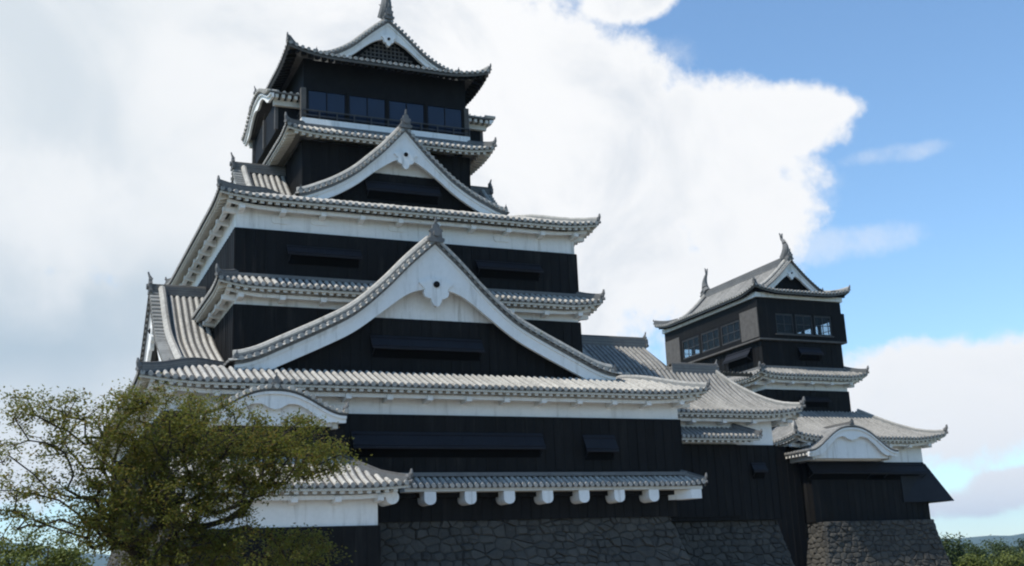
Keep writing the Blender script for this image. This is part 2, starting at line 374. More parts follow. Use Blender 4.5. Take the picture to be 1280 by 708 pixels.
def verge(parent, fr, prof, gv, U, foot, board0, board1, boardcol='plaster', dots=True, ov=.30, gegyo=1., hole=True, hole_z=None, wall=None, vs_=1., zmin=-99):
    """gable end: bargeboard, pendant ornament, verge tiles. prof(a) = roof height at lateral distance a from the apex"""
    # verge tiles
    mb = MB(); n = 26
    path = [(-foot+2*foot*i/(2*n)) for i in range(2*n+1)]
    k = len(path)
    for (v0, v1, z0, z1, mi) in ((gv-.36, gv+ov-.04, -.12, .02, 0), (gv-.36, gv+ov-.10, .02, .16*vs_, 1), (gv-.46, gv-.08, .16*vs_, .34*vs_, 0)):
        vs = []
        for u in path:
            z = prof(abs(u)); vs += [fr(u, v0, z+z0), fr(u, v1, z+z0), fr(u, v1, z+z1), fr(u, v0, z+z1)]
        mb.add(vs, [(i*4+j, i*4+(j+1) % 4, i*4+4+(j+1) % 4, i*4+4+j) for i in range(k-1) for j in range(4)]+[(3, 2, 1, 0), tuple((k-1)*4+j for j in range(4))], mi)
    for s in (-1, 1):
        mb.tube([fr(s*(.15+(foot-.15)*i/n), gv-.22, prof(.15+(foot-.15)*i/n)+.38*vs_) for i in range(n+1)], .17*vs_, 8, 2)
    if dots:
        # arc-length spaced tile ends along the verge
        a = .18; 
        while a < foot:
            for s in (-1, 1):
                u = s*a; z = prof(a)+.10*vs_
                mb.tube([fr(u, gv-.1, z), fr(u, gv+ov+.05, z)], .115*vs_, 8, 3)
            dz = (prof(a+.05)-prof(a))/.05; a += .34*vs_/sqrt(1+dz*dz)
    vt = mb.build('verge_tiles', [M['ridge'], M['pan'], M['roll'], M['cap']], parent)
    # bargeboard
    b = MB(); n = 30; top = []; bot = []
    for i in range(n+1):
        a = foot*i/n; th = board1+(board0-board1)*math.exp(-(a/(.145*foot))**1.1)*(1 if a > .01 else 1)
        top.append((a, max(prof(a)-.10, zmin+.02))); bot.append((a, max(prof(a)-.10-th, zmin)))
    for s in (-1, 1):
        for i in range(n):
            q = [(s*top[i][0], top[i][1]), (s*top[i+1][0], top[i+1][1]), (s*bot[i+1][0], bot[i+1][1]), (s*bot[i][0], bot[i][1])]
            if s < 0: q = q[::-1]
            b.prism(q, fr, gv-.02, gv+.14)
    # raised outer moulding of the board
    for s in (-1, 1):
        for i in range(n):
            th = min(.16, top[i][1]-bot[i][1])
            q = [(s*top[i][0], top[i][1]), (s*top[i+1][0], top[i+1][1]), (s*top[i+1][0], top[i+1][1]-th), (s*top[i][0], top[i][1]-th)]
            if s < 0: q = q[::-1]
            b.prism(q, fr, gv+.13, gv+.20)
    bb = b.build('bargeboard', M[boardcol], parent)
    # pendant
    g = gegyo; zz = prof(0)-.10-board0
    if g:
        c = MB()
        poly = [(-.95, .22), (-.62, .30), (-.4, .45), (.4, .45), (.62, .30), (.95, .22), (.74, .02), (.62, -.12), (.70, -.30), (.62, -.50), (.44, -.60), (.30, -.62), (.26, -.80), (.14, -.98), (0, -1.04), (-.14, -.98), (-.26, -.80), (-.30, -.62), (-.44, -.60), (-.62, -.50), (-.70, -.30), (-.62, -.12), (-.74, .02)]
        c.prism([(x*g, zz+.1*g+y*g) for x, y in poly], fr, gv+.05, gv+.24)
        po = c.build('gable_pendant', M[boardcol], parent)
        if hole:
            h = MB(); zc = (hole_z if hole_z else zz+.28*g)
            h.tube([fr(0, gv+.2, zc), fr(0, gv+.30, zc)], .17*g, 12)
            h.tube([fr(0, gv+.28, zc), fr(0, gv+.34, zc)], .07*g, 8)
            h.build('boss', M['dark'], po)
    if wall:
        zb, zsplit, back, inset, wm = wall
        lim = [(foot*i/24) for i in range(25)]
        def poly(z0, z1):
            pr = lambda a: prof(a)-.2
            R = [(a, min(pr(a), z1)) for a in lim if pr(a) > z0+.01]
            # find exact crossing with z0
            lo, hi = 0, foot*1.15
            for _ in range(40):
                m = (lo+hi)/2
                if pr(m) > z0: lo = m
                else: hi = m
            R = [r for r in R if r[0] > 0 and r[0] < lo-.01]
            pts = [(-lo, z0), (lo, z0)]+[(a, z) for a, z in R[::-1]]+[(0, min(pr(0), z1))]+[(-a, z) for a, z in R]
            return pts
        p1 = MB(); p1.prism(poly(zb, zsplit), fr, gv-back-.3, gv-back)
        i = -foot
        while i < foot:
            zt = min(zsplit, prof(abs(i))-.3)
            if zt > zb+.1: p1.prism([(i-.035, zb), (i+.035, zb), (i+.035, zt), (i-.035, zt)], fr, gv-back-.002, gv-back+.028)
            i += .46
        p1.build('gable_boarding', M[wm], parent)
        if zsplit < prof(0)-.5:
            p2 = MB(); p2.prism(poly(zsplit, 99), fr, gv-back-.3, gv-back-.03); p2.build('gable_plaster', M['plaster'], parent)
    return bb

class Irimoya:
    """hip-and-gable roof round a body; gables on the listed faces, eaves all round"""
    def __init__(s, parent, xc, yc, UX, VY, G, f, wx, wy, gables, over, foot=99, up=.32, dark=False, brackets=True, ov=.30, upL=3.0, tops=True):
        s.p, s.xc, s.yc, s.UX, s.VY, s.G, s.f = parent, xc, yc, UX, VY, G, f
        s.frames = [Fr(xc, yc, k) for k in range(4)]
        s.up, s.upL = up, upL
        mb = MB()
        cross = len(gables) == 4
        C = UX-foot if cross else G     # the hipped corner reaches in to the foot of the gable
        for k in range(4):
            E, L = (VY, UX) if k in (0, 3) else (UX, VY)
            wv, wl = (wy, wx) if k in (0, 3) else (wx, wy)
            zf = s.zf(E, L)
            slope_in = (k in (1, 2)) or cross      # this face climbs up to a ridge
            g_in = G if (k in gables or not slope_in) else 0
            def sk_lo(u, E=E, L=L, k=k, wv=wv):
                du = L-abs(u)
                if cross: return E-(du if du < C else G)
                return E-min(G+(.0 if cross else .55), du) if not (slope_in and not cross) else E-min(G, du)
            spans = [(sk_lo, lambda u, E=E: E)]
            if slope_in:
                def lo(u, wv=wv, wl=wl, L=L):
                    if L-abs(u) < G-ov: return None
                    return wv if abs(u) < wl-.01 else 0.
                def hi(u, E=E, L=L):
                    du = L-abs(u)
                    if du < G-ov: return None
                    if cross and du < C: return E-C
                    return min(E-G, E-du) if cross else E-G
                spans.append((lo, hi))
            roof_patch(mb, s.frames[k], spans, zf, L, eave=E)
        s.roof = tiles(mb, parent)
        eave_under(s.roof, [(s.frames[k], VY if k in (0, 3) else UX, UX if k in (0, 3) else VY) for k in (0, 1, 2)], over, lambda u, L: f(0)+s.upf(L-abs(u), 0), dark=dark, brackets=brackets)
        # hip ridges
        for sx_, sy_ in ((-1, -1), (1, -1), (-1, 1), (1, 1)):
            pts = []
            T = G if not cross else C+.05
            for i in range(9):
                t = T*i/8; pts.append((xc+sx_*(UX-t-.05), yc+sy_*(VY-t-.05), f(t)+s.upf(t, t)+.04))
            ridge_run(s.roof, pts, .30 if sx_ < 0 else .24, .26 if sx_ < 0 else .16, 'hip_ridge', .10, sx_ > 0)
            tip_tile(s.roof, Vector(pts[0])+Vector((0, 0, .2 if sx_ < 0 else .12)), (sx_, sy_, 0), .6 if dark else .75)
    def upf(s, du, dv):
        return s.up*max(0, 1-du/s.upL)**2*max(0, 1-dv/max(s.G, 1.2))
    def zf(s, E, L):
        return lambda u, v: s.f(E-v)+s.upf(max(0, L-abs(u)), E-v)

# ================================================================== main keep
XC, YC = 17.03, 57.0
keep = thing('castle_keep', 'tall black and white castle keep of stacked tiled roofs with two big front gables', 'castle keep', (XC, YC, 2.65))
F0, FL, FRr, FB = [Fr(XC, YC, k) for k in range(4)]
# first storey
plank_box(keep, 5.45, 28.65, 45.94, 68, 3.5, 6.95, sides='FLR')
band(keep, 5.52, 28.60, 46.0, 68, 6.95, 8.05)
f1 = smooth([(0, 8.03), (1.0, 8.45), (1.9, 8.83), (2.5, 8.98), (3.4, 9.06), (4.2, 9.14), (4.9, 9.36), (5.87, 9.82), (6.6, 10.17), (7.6, 10.66), (8.95, 11.42), (10.35, 12.62), (11.45, 13.75), (12.65, 14.85)])
T1 = Irimoya(keep, XC, YC, 12.65, 12.1, 1.9, f1, 8.33, 7.8, (0, 1, 2, 3), 1.1, foot=9.0, up=.22)
# second storey body with the narrow middle eave
plank_box(keep, 8.63, 25.40, 49.13, 64.8, 8.9, 12.12, sides='FLR')
band(keep, 8.69, 25.34, 49.2, 64.8, 12.12, 13.0)
plank_box(keep, 8.63, 25.40, 49.14, 64.8, 13.0, 15.6, sides='FLR')
band(keep, 8.69, 25.34, 49.2, 64.8, 15.6, 16.75)
fm = curve([(0, 12.86), (1.0, 13.42)])
class Skirt:
    def __init__(s, parent, xc, yc, UX, VY, over, f, up=.22, dark=False, br=True, ks=(0, 1, 2, 3)):
        s.f = f; mb = MB(); upf = lambda du, dv: up*max(0, 1-du/1.8)**2*max(0, 1-dv/1.2)
        fr = [Fr(xc, yc, k) for k in range(4)]
        for k in ks:
            E, L = (VY, UX) if k in (0, 3) else (UX, VY)
            roof_patch(mb, fr[k], [(lambda u, E=E, L=L: E-min(over+.02, L-abs(u)), lambda u, E=E: E)], lambda u, v, E=E, L=L: f(E-v)+upf(max(0, L-abs(u)), E-v), L, eave=E)
        s.roof = tiles(mb, parent)
        eave_under(s.roof, [(fr[k], VY if k in (0, 3) else UX, UX if k in (0, 3) else VY) for k in ks if k < 3], over, lambda u, L: f(0)+upf(L-abs(u), 0), dark=dark, brackets=br)
        for sx_, sy_ in ((-1, -1), (1, -1), (-1, 1)):
            pts = [(xc+sx_*(UX-t-.05), yc+sy_*(VY-t-.05), f(t)+upf(t, t)+.04) for t in [over*i/5 for i in range(6)]]
            ridge_run(s.roof, pts, .28, .22, 'hip_ridge', .09)
            tip_tile(s.roof, Vector(pts[0])+Vector((0, 0, .2)), (sx_, sy_, 0), .8)
        top = MB()   # flashing ridge along the wall
        for k in ks:
            E, L = (VY, UX) if k in (0, 3) else (UX, VY)
            top.prism([(-(L-over), f(over)+.0), (L-over, f(over)+.0), (L-over, f(over)+.16), (-(L-over), f(over)+.16)], fr[k], E-over-.02, E-over+.13)
        top.build('wall_flashing', M['ridge'], s.roof)
Skirt(keep, XC, YC, 9.25, 8.72, .92, fm)
# second big roof
f2 = smooth([(0, 16.84), (1.2, 17.28), (2.4, 17.74), (3.2, 17.84), (4.2, 17.92), (5.1, 18.28), (5.9, 18.68), (6.9, 19.35), (7.4, 19.8), (8.2, 20.55), (9.28, 21.75)])
T2 = Irimoya(keep, XC, YC, 9.28, 8.75, 2.4, f2, 4.45, 3.8, (0, 1, 2, 3), .95, foot=5.4, up=.22, upL=2.4)
# third storey
plank_box(keep, XC-4.45, XC+4.45, 53.2, 60.8, 17.5, 21.75, sides='FLR')
f3 = curve([(0, 21.85), (1.05, 22.42)])
Skirt(keep, XC, YC, 5.5, 4.85, 1.05, f3, br=False)
# top storey: plaster ledge, rail, windows and black head
band(keep, XC-4.52, XC+4.52, 53.12, 60.88, 22.50, 22.90, 'balcony_ledge')
plank_box(keep, XC-4.40, XC+4.40, 53.30, 60.70, 24.55, 26.4, name='timber_head', sides='', m='dark')
ft = smooth([(0, 26.05), (1.2, 26.2), (2.45, 26.48), (3.5, 27.1), (4.4, 27.92), (4.95, 28.4), (5.45, 28.8)])
T3 = Irimoya(keep, XC, YC, 5.45, 4.8, .85, ft, 0, 0, (0, 3), .98, up=.42, dark=True, brackets=False, upL=2.6)
core = MB(); core.box(XC-4.0, XC+4.0, 53.8, 60.2, 22.9, 24.6); core.build('inner_wall', M['void'], keep)
def window_row(parent, fr, v, u0, u1, z0, z1, n, post=.16, bars=2, mul=1, gm='glass', fm='frame'):
    for i in range(n):
        a = u0+(u1-u0)*i/n+post/2; b = u0+(u1-u0)*(i+1)/n-post/2
        wf = MB()
        wf.prism([(a, z0), (b, z0), (b, z0+.09), (a, z0+.09)], fr, v-.06, v+.02); wf.prism([(a, z1-.09), (b, z1-.09), (b, z1), (a, z1)], fr, v-.06, v+.02)
        for c in (a, b-.07): wf.prism([(c, z0+.09), (c+.07, z0+.09), (c+.07, z1-.09), (c, z1-.09)], fr, v-.06, v+.02)
        for j in range(1, mul+1):
            c = a+(b-a)*j/(mul+1); wf.prism([(c-.025, z0+.09), (c+.025, z0+.09), (c+.025, z1-.09), (c-.025, z1-.09)], fr, v-.04, v)
        for j in range(1, bars):
            z = z0+(z1-z0)*j/bars; wf.prism([(a+.07, z-.02), (b-.07, z-.02), (b-.07, z+.02), (a+.07, z+.02)], fr, v-.042, v-.002)
        o = wf.build('window', M[fm], parent)
        p = MB(); p.prism([(a+.02, z0+.02), (b-.02, z0+.02), (b-.02, z1-.02), (a+.02, z1-.02)], fr, v-.05, v-.03); p.build('pane', M[gm], o)
    for i in range(n+1):
        ps = MB(); c = u0+(u1-u0)*i/n; ps.prism([(c-post/2, z0-.02), (c+post/2, z0-.02), (c+post/2, z1+.02), (c-post/2, z1+.02)], fr, v-.12, v+.05)
        ps.build('window_post', M['dark'], parent)
window_row(keep, F0, 3.72, -4.25, 4.25, 22.98, 24.56, 4, .10, 1, 1, 'glass', 'dark')
window_row(keep, FL, 4.36, -3.6, 3.6, 22.98, 24.5, 4)
window_row(keep, FRr, 4.36, -3.6, 3.6, 22.98, 24.5, 4)
rb = MB()
for fr, v, U in ((F0, 3.86, 4.5), (FL, 4.5, 3.85), (FRr, 4.5, 3.85)):
    rb.prism([(-U, 23.30), (U, 23.30), (U, 23.37), (-U, 23.37)], fr, v-.03, v+.03)
    rb.prism([(-U, 23.05), (U, 23.05), (U, 23.09), (-U, 23.09)], fr, v-.02, v+.02)
    i = -U
    while i <= U+.01:
        rb.prism([(i-.03, 22.9), (i+.03, 22.9), (i+.03, 23.3), (i-.03, 23.3)], fr, v-.03, v+.031); i += U/5
rb.build('balcony_rail', M['frame'], keep)
for sx_ in (-1, 1):
    cp = MB(); cp.box(XC+sx_*4.40-.13, XC+sx_*4.40+.13, 53.22, 53.48, 22.9, 24.56); cp.build('corner_post', M['post'], keep)

# gables
def prof_of(f, UX): return lambda a: f(UX-a)
def gable_face(roof, k, foot, b0, b1, gegyo, hole_z, wall, oni, ridge_from, ov=.30, vsz=1.):
    E, L = (roof.VY, roof.UX) if k in (0, 3) else (roof.UX, roof.VY)
    fr = roof.frames[k]; gv = E-roof.G; pr = prof_of(roof.f, L)
    verge(roof.p, fr, pr, gv, L, foot, b0, b1, wall=wall, gegyo=gegyo, hole_z=hole_z, ov=ov, vs_=vsz, zmin=roof.f(roof.G+.1)-.12)
    z = pr(0)
    ridge_run(roof.p, [fr(0, v, z-.06) for v in (ridge_from, gv*.5+ridge_from*.5, gv+ov)], .42, .42, 'ridge', .14)
    onigawara(roof.p, fr, 0, gv+ov, z+.36, oni)
    for s in (-1, 1):   # small end tiles at the feet of the verge
        onigawara(roof.p, fr, s*(foot-.05), gv+ov-.02, pr(foot)+.2, .36*oni)
    return fr, gv, pr
gable_face(T1, 0, 8.75, 2.1, .66, .85, 12.86, (8.3, 11.4, .5, 0, 'plank'), 1.05, 7.6)
gable_face(T1, 1, 8.4, 2.0, .80, .8, None, (8.3, 11.4, .45, 0, 'plaster'), 1.0, 8.2)
gable_face(T1, 2, 8.4, 2.0, .80, .8, None, (8.3, 11.4, .45, 0, 'plaster'), 1.0, 8.2)
gable_face(T2, 0, 5.25, 1.42, .5, .62, 20.40, (17.3, 19.55, .42, 0, 'plank'), .85, 3.6, vsz=.85)
gable_face(T2, 1, 4.9, 1.4, .58, .6, None, (17.3, 19.35, .42, 0, 'plaster'), .85, 4.3, vsz=.85)
gable_face(T2, 2, 4.9, 1.4, .58, .6, None, (17.3, 19.35, .42, 0, 'plaster'), .85, 4.3, vsz=.85)
def lattice(parent, fr, gv, pr, zb, ztop, foot, sp=.22):
    mb = MB(); a = -foot
    while a < foot:
        zt = min(ztop, pr(abs(a))-.75)
        if zt > zb+.1: mb.prism([(a-.03, zb), (a+.03, zb), (a+.03, zt), (a-.03, zt)], fr, gv-.28, gv-.2)
        a += sp
    z = zb+.15
    while z < ztop:
        lo, hi = 0., foot
        for _ in range(30):
            m = (lo+hi)/2
            if pr(m)-.75 > z: lo = m
            else: hi = m
        if lo > .2: mb.prism([(-lo, z-.03), (lo, z-.03), (lo, z+.03), (-lo, z+.03)], fr, gv-.21, gv-.17)
        z += sp
    mb.build('gable_lattice', M['post'], parent)
fr, gv, pr = gable_face(T3, 0, 3.9, .98, .40, .42, 27.72, (26.2, 40, .35, 0, 'dark'), .8, 0, vsz=.7)
lattice(keep, fr, gv, pr, 26.45, 28, 2.6)
gable_face(T3, 3, 3.9, .98, .40, 0, None, (26.2, 40, .35, 0, 'dark'), .8, 0, vsz=.7)
def shachi(parent, fr, v, z, s=1.):
    """roof-ridge fish: head biting the ridge, body curling up to a split tail"""
    mb = MB(); n = 14; pts = []; rr = []
    for i in range(n+1):
        t = i/n
        pts.append(fr(0, v-.25*s+.62*s*sin(t*2.3)*(1-.45*t)-.35*s*t*t, z+1.75*s*t)); rr.append(s*(.33*(1-t)**.8+.07))
    mb.tube(pts, rr, 10)
    o0 = Vector(fr(0, 0, 0)); U = Vector(fr(1, 0, 0))-o0; V = Vector(fr(0, 1, 0))-o0; Z = Vector((0, 0, 1))
    top = Vector(pts[-1])
    for q in (-1, 1):     # split tail, side fins
        mb.hexa([top-V*.06*s-Z*.15*s, top+U*q*.10*s-Z*.15*s, top+U*q*.10*s+V*.08*s-Z*.15*s, top+V*.08*s-Z*.15*s,
                 top+U*q*.05*s+Z*.42*s-V*.03*s, top+U*q*.17*s+Z*.50*s-V*.03*s, top+U*q*.17*s+Z*.50*s+V*.02*s, top+U*q*.05*s+Z*.42*s+V*.02*s])
        b = Vector(pts[3]); sd = b+U*q*.42*s+Z*.22*s+V*.05*s; c = Vector(pts[5])
        mb.add([b, c, sd, (b+c)/2+V*.1*s], [(0, 1, 2), (1, 3, 2), (3, 0, 2), (0, 3, 1)])
    for i in range(2, n-1):   # spiny back
        p = Vector(pts[i]); q = Vector(pts[i+1]); r_ = rr[i]
        mb.add([p+V*r_*.6+U*.04*s, q+V*r_*.6, p+V*r_*.6-U*.04*s, p+V*(r_+.13*s)+Z*.12*s], [(0, 1, 3), (1, 2, 3), (2, 0, 3), (0, 2, 1)])
    return mb.build('ridge_fish', M['ridge'], parent, smooth=False)
shachi(keep, F0, 3.75, 29.25, 1.0)

# cusped-gable bays on the sides of the top storey
def cusp(w, h, flat=.22):      # profile of a cusped (karahafu) gable: 0 at the ends, h at the middle
    def f(a):
        t = min(1, abs(a)/w); 
        return h*(.5+.5*cos(pi*min(1, t**1.24*1.03)))
    return f
def karahafu(parent, fr, v_out, v_in, u0, w, ze, h, board=.42, wallz=None, wall_w=None, oni=.7, rafters=True, dots=True, plm='plaster', wave=True):
    c = cusp(w, h); mb = MB()
    zf = lambda u, v: ze+c(u-u0)
    # roof rows run down-slope (across u): tube rows along u at regular v, over a sheet
    n = 28; us = [u0-w+2*w*i/n for i in range(n+1)]
    vs = []
    for u in us: vs += [fr(u, v_in, zf(u, 0)), fr(u, v_out, zf(u, 0)), fr(u, v_out, zf(u, 0)-.08), fr(u, v_in, zf(u, 0)-.08)]
    mb.add(vs, [(i*4+j, i*4+4+j, i*4+4+(j+1) % 4, i*4+(j+1) % 4) for i in range(n) for j in range(4)]+[(0, 1, 2, 3), tuple(n*4+j for j in (3, 2, 1, 0))], 0)
    m = max(1, int((v_out-v_in)/.3))
    for j in range(m+1):
        v = v_in+(v_out-.09-v_in)*j/max(1, m)
        mb.tube([fr(u, v, zf(u, 0)+.01) for u in us], .085, 8, 1)
    # verge tile ends
    a = 0
    k = 0
    u = u0-w+.05
    while dots and u < u0+w:
        mb.tube([fr(u, v_out-.5, zf(u, 0)+.09), fr(u, v_out+.08, zf(u, 0)+.09)], .10, 8, 1, True)
        d = (zf(u+.02, 0)-zf(u, 0))/.02; u += .29/sqrt(1+d*d)
    roof = tiles(mb, parent, 'cusped_roof')
    # board
    b = MB(); k_ = h/1.55
    th = curve([(0, 1.9*board), (.08, 1.75*board), (.18, 1.2*board), (.33, .95*board), (.5, 1.1*board), (.65, 1.35*board), (.74, 1.25*board), (.82, .85*board), (1.01, .7*board)])
    N = 64; uu = [u0-w+2*w*i/N for i in range(N+1)]
    for i in range(N):
        a0, a1 = uu[i], uu[i+1]; z0, z1 = zf(a0, 0)-.09, zf(a1, 0)-.09
        b.prism([(a0, z0-th(abs(a0-u0)/w)), (a1, z1-th(abs(a1-u0)/w)), (a1, z1), (a0, z0)], fr, v_out-.24, v_out-.12)
        b.prism([(a0, z0-.30*board), (a1, z1-.30*board), (a1, z1), (a0, z0)], fr, v_out-.121, v_out-.03)
    b.build('bargeboard', M[plm], roof)
    ridge_run(roof, [fr(u0, v, ze+h-.02) for v in (v_in, v_out-.02)], .34, .22, 'ridge', .11)
    onigawara(roof, fr, u0, v_out, ze+h+.26, oni)
    if wallz:
        p = MB(); lim = wall_w or w*.86; k = 24
        pts = [(u0-lim, wallz), (u0+lim, wallz)]+[(u0+lim-2*lim*i/k, zf(u0+lim-2*lim*i/k, 0)-.16) for i in range(k+1)]
        p.prism(pts, fr, v_in-.1, v_out-.38); p.build('gable_plaster', M['plaster'], roof)
    # side eaves: white rafter tails below the two low edges
    if rafters:
        for s in (-1, 1):
            r = MB()
            q = int((v_out-.3-v_in)/.34)
            for j in range(q+1):
                v = v_in+.1+(v_out-.5-v_in)*j/max(1, q)
                r.prism([(u0+s*w-.55 if s > 0 else u0-w+.05, ze-.28), (u0+w-.05 if s > 0 else u0-w+.55, ze-.28), (u0+w-.05 if s > 0 else u0-w+.55, ze-.10), (u0+s*w-.55 if s > 0 else u0-w+.55-.5, ze-.10)], fr, v-.08, v+.08)
            r.prism([(u0+s*w*.86-.1, ze-.55), (u0+s*w*.86+.1, ze-.55), (u0+s*w*.86+.1, ze-.281), (u0+s*w*.86-.1, ze-.281)], fr, v_in, v_out-.3)
            r.build('rafter_ends', M['plaster_old'], roof)
    return roof
for fr, k in ((FL, 1), (FRr, 2)):
    bay = MB(); bay.prism([(-2.9, 22.5), (2.9, 22.5), (2.9, 24.15), (-2.9, 24.15)], fr, 4.3, 5.55); bay.build('side_bay', M['dark'], keep)
    for u in (-2.85, 2.85, 0):
        bp = MB(); bp.prism([(u-.1, 22.5), (u+.1, 22.5), (u+.1, 24.1), (u-.1, 24.1)], fr, 5.5, 5.66)
        bp.build('bay_post', M['post'], keep)
    karahafu(keep, fr, 6.08, 4.3, 0, 3.55, 24.25, 1.1, board=.3, oni=.55)

for (x, y) in ((351, 275), (400, 277), (496, 285), (627, 298)):
    d = CF+CR*((x-640)/FPX)-CU*((y-354)/FPX); k = 49.2/d.y; q = MB(); u, z = d.x*k-XC, d.z*k
    q.prism([(u-.42, z-.12), (u-.32, z-.2), (u+.32, z-.2), (u+.42, z-.12), (u+.42, z+.12), (u+.32, z+.2), (u-.32, z+.2), (u-.42, z+.12)], F0, YC-49.3, YC-49.15)
    q.build('port_cover', M['plaster'], keep)
# shutters of the keep
v1 = YC-45.94+.03
shutter(keep, F0, 12.9-XC, 21.5-XC, v1, 6.22, 5.52, .42, 9)
shutter(keep, F0, 23.5-XC, 25.1-XC, v1, 6.18, 5.42, .42, 2)
v2 = YC-49.13+.03
shutter(keep, F0, 10.9-XC, 14.3-XC, v2, 14.95, 14.45, .42, 4)
shutter(keep, F0, 19.95-XC, 23.35-XC, v2, 14.9, 14.42, .42, 4)
gvf = T1.VY-T1.G-.5+.03
shutter(keep, F0, 14.15-XC, 19.35-XC, gvf, 10.6, 9.98, .45, 6)
gvf2 = T2.VY-T2.G-.42+.03
shutter(keep, F0, -1.9, 1.9, gvf2, 19.1, 18.55, .35, 4)
shutter(keep, FL, -4.5, -1.5, XC-8.63+.03, 14.95, 14.4, .42, 3)
# skirt roof over the stone-drop floor with its white beam ends
mb = MB(); E = YC-45.18
fs_ = curve([(0, 3.92), (.8, 4.34)])
us_c = (14.95+29.3)/2-XC; hl = (29.3-14.95)/2
frs = Fr(XC+us_c, YC, 0)
roof_patch(mb, frs, [(lambda u: E-.8 if u < hl-.8 else E-max(.0, (hl-u)), lambda u: E)], lambda u, v: fs_(E-v)+.12*max(0, 1-(hl-u)/1.2)**2, hl, eave=E, step=.27)
frr = Fr(XC, YC, 2)   # short return round the right corner
ER = 29.3-XC
roof_patch(mb, Fr(XC, 57.0, 2), [(lambda u: ER-min(.8, max(0, u+YC-45.18)) , lambda u: ER if u < -8.5 else None)], lambda u, v: fs_(ER-v), YC-45.18, eave=ER, step=.27)
sk = tiles(mb, keep, 'skirt_roof')
top = MB(); top.box(14.9, 28.8, 45.72, 45.95, 4.36, 4.52); top.build('wall_flashing', M['ridge'], sk)
sof = MB(); sof.box(14.95, 29.15, 45.28, 46.1, 3.70, 3.84); sof.box(28.6, 29.15, 46.1, 49, 3.70, 3.84); sof.build('soffit', M['plaster_old'], sk)
pts = [(29.25-t, 45.23+t, fs_(t)+.08) for t in (0, .3, .75)]
ridge_run(sk, pts, .26, .18, 'hip_ridge', .08); tip_tile(sk, Vector(pts[0])+Vector((0, 0, .15)), (1, -1, 0), .7)
for i, bx in enumerate((538, 588.6, 637, 685, 730.6, 775, 818)):
    d = CF+CR*((bx-640)/FPX)-CU*((623-354)/FPX); x = d.x*45.3/d.y
    b = MB(); b.prism([(x-XC-.25, 3.695), (x-XC-.255, 3.38)]+[(x-XC-.25*cos(pi*q/8), 3.36-.20*sin(pi*q/8)) for q in range(1, 8)]+[(x-XC+.255, 3.38), (x-XC+.25, 3.695)], F0, YC-46.3, YC-45.3); b.build('beam_end', M['plaster'], keep)
b = MB()
b.hexa([(28.55, 45.3, 3.28), (29.1, 45.3, 3.28), (28.8, 46.3, 3.28), (27.75, 46.3, 3.28), (28.55, 45.3, 3.69), (29.1, 45.3, 3.69), (28.8, 46.3, 3.69), (27.75, 46.3, 3.69)])
b.build('corner_beam', M['plaster'], keep)
plank_box(keep, 5.5, 28.3, 46.2, 68, 2.55, 3.69, name='overhang_wall', sides='F')

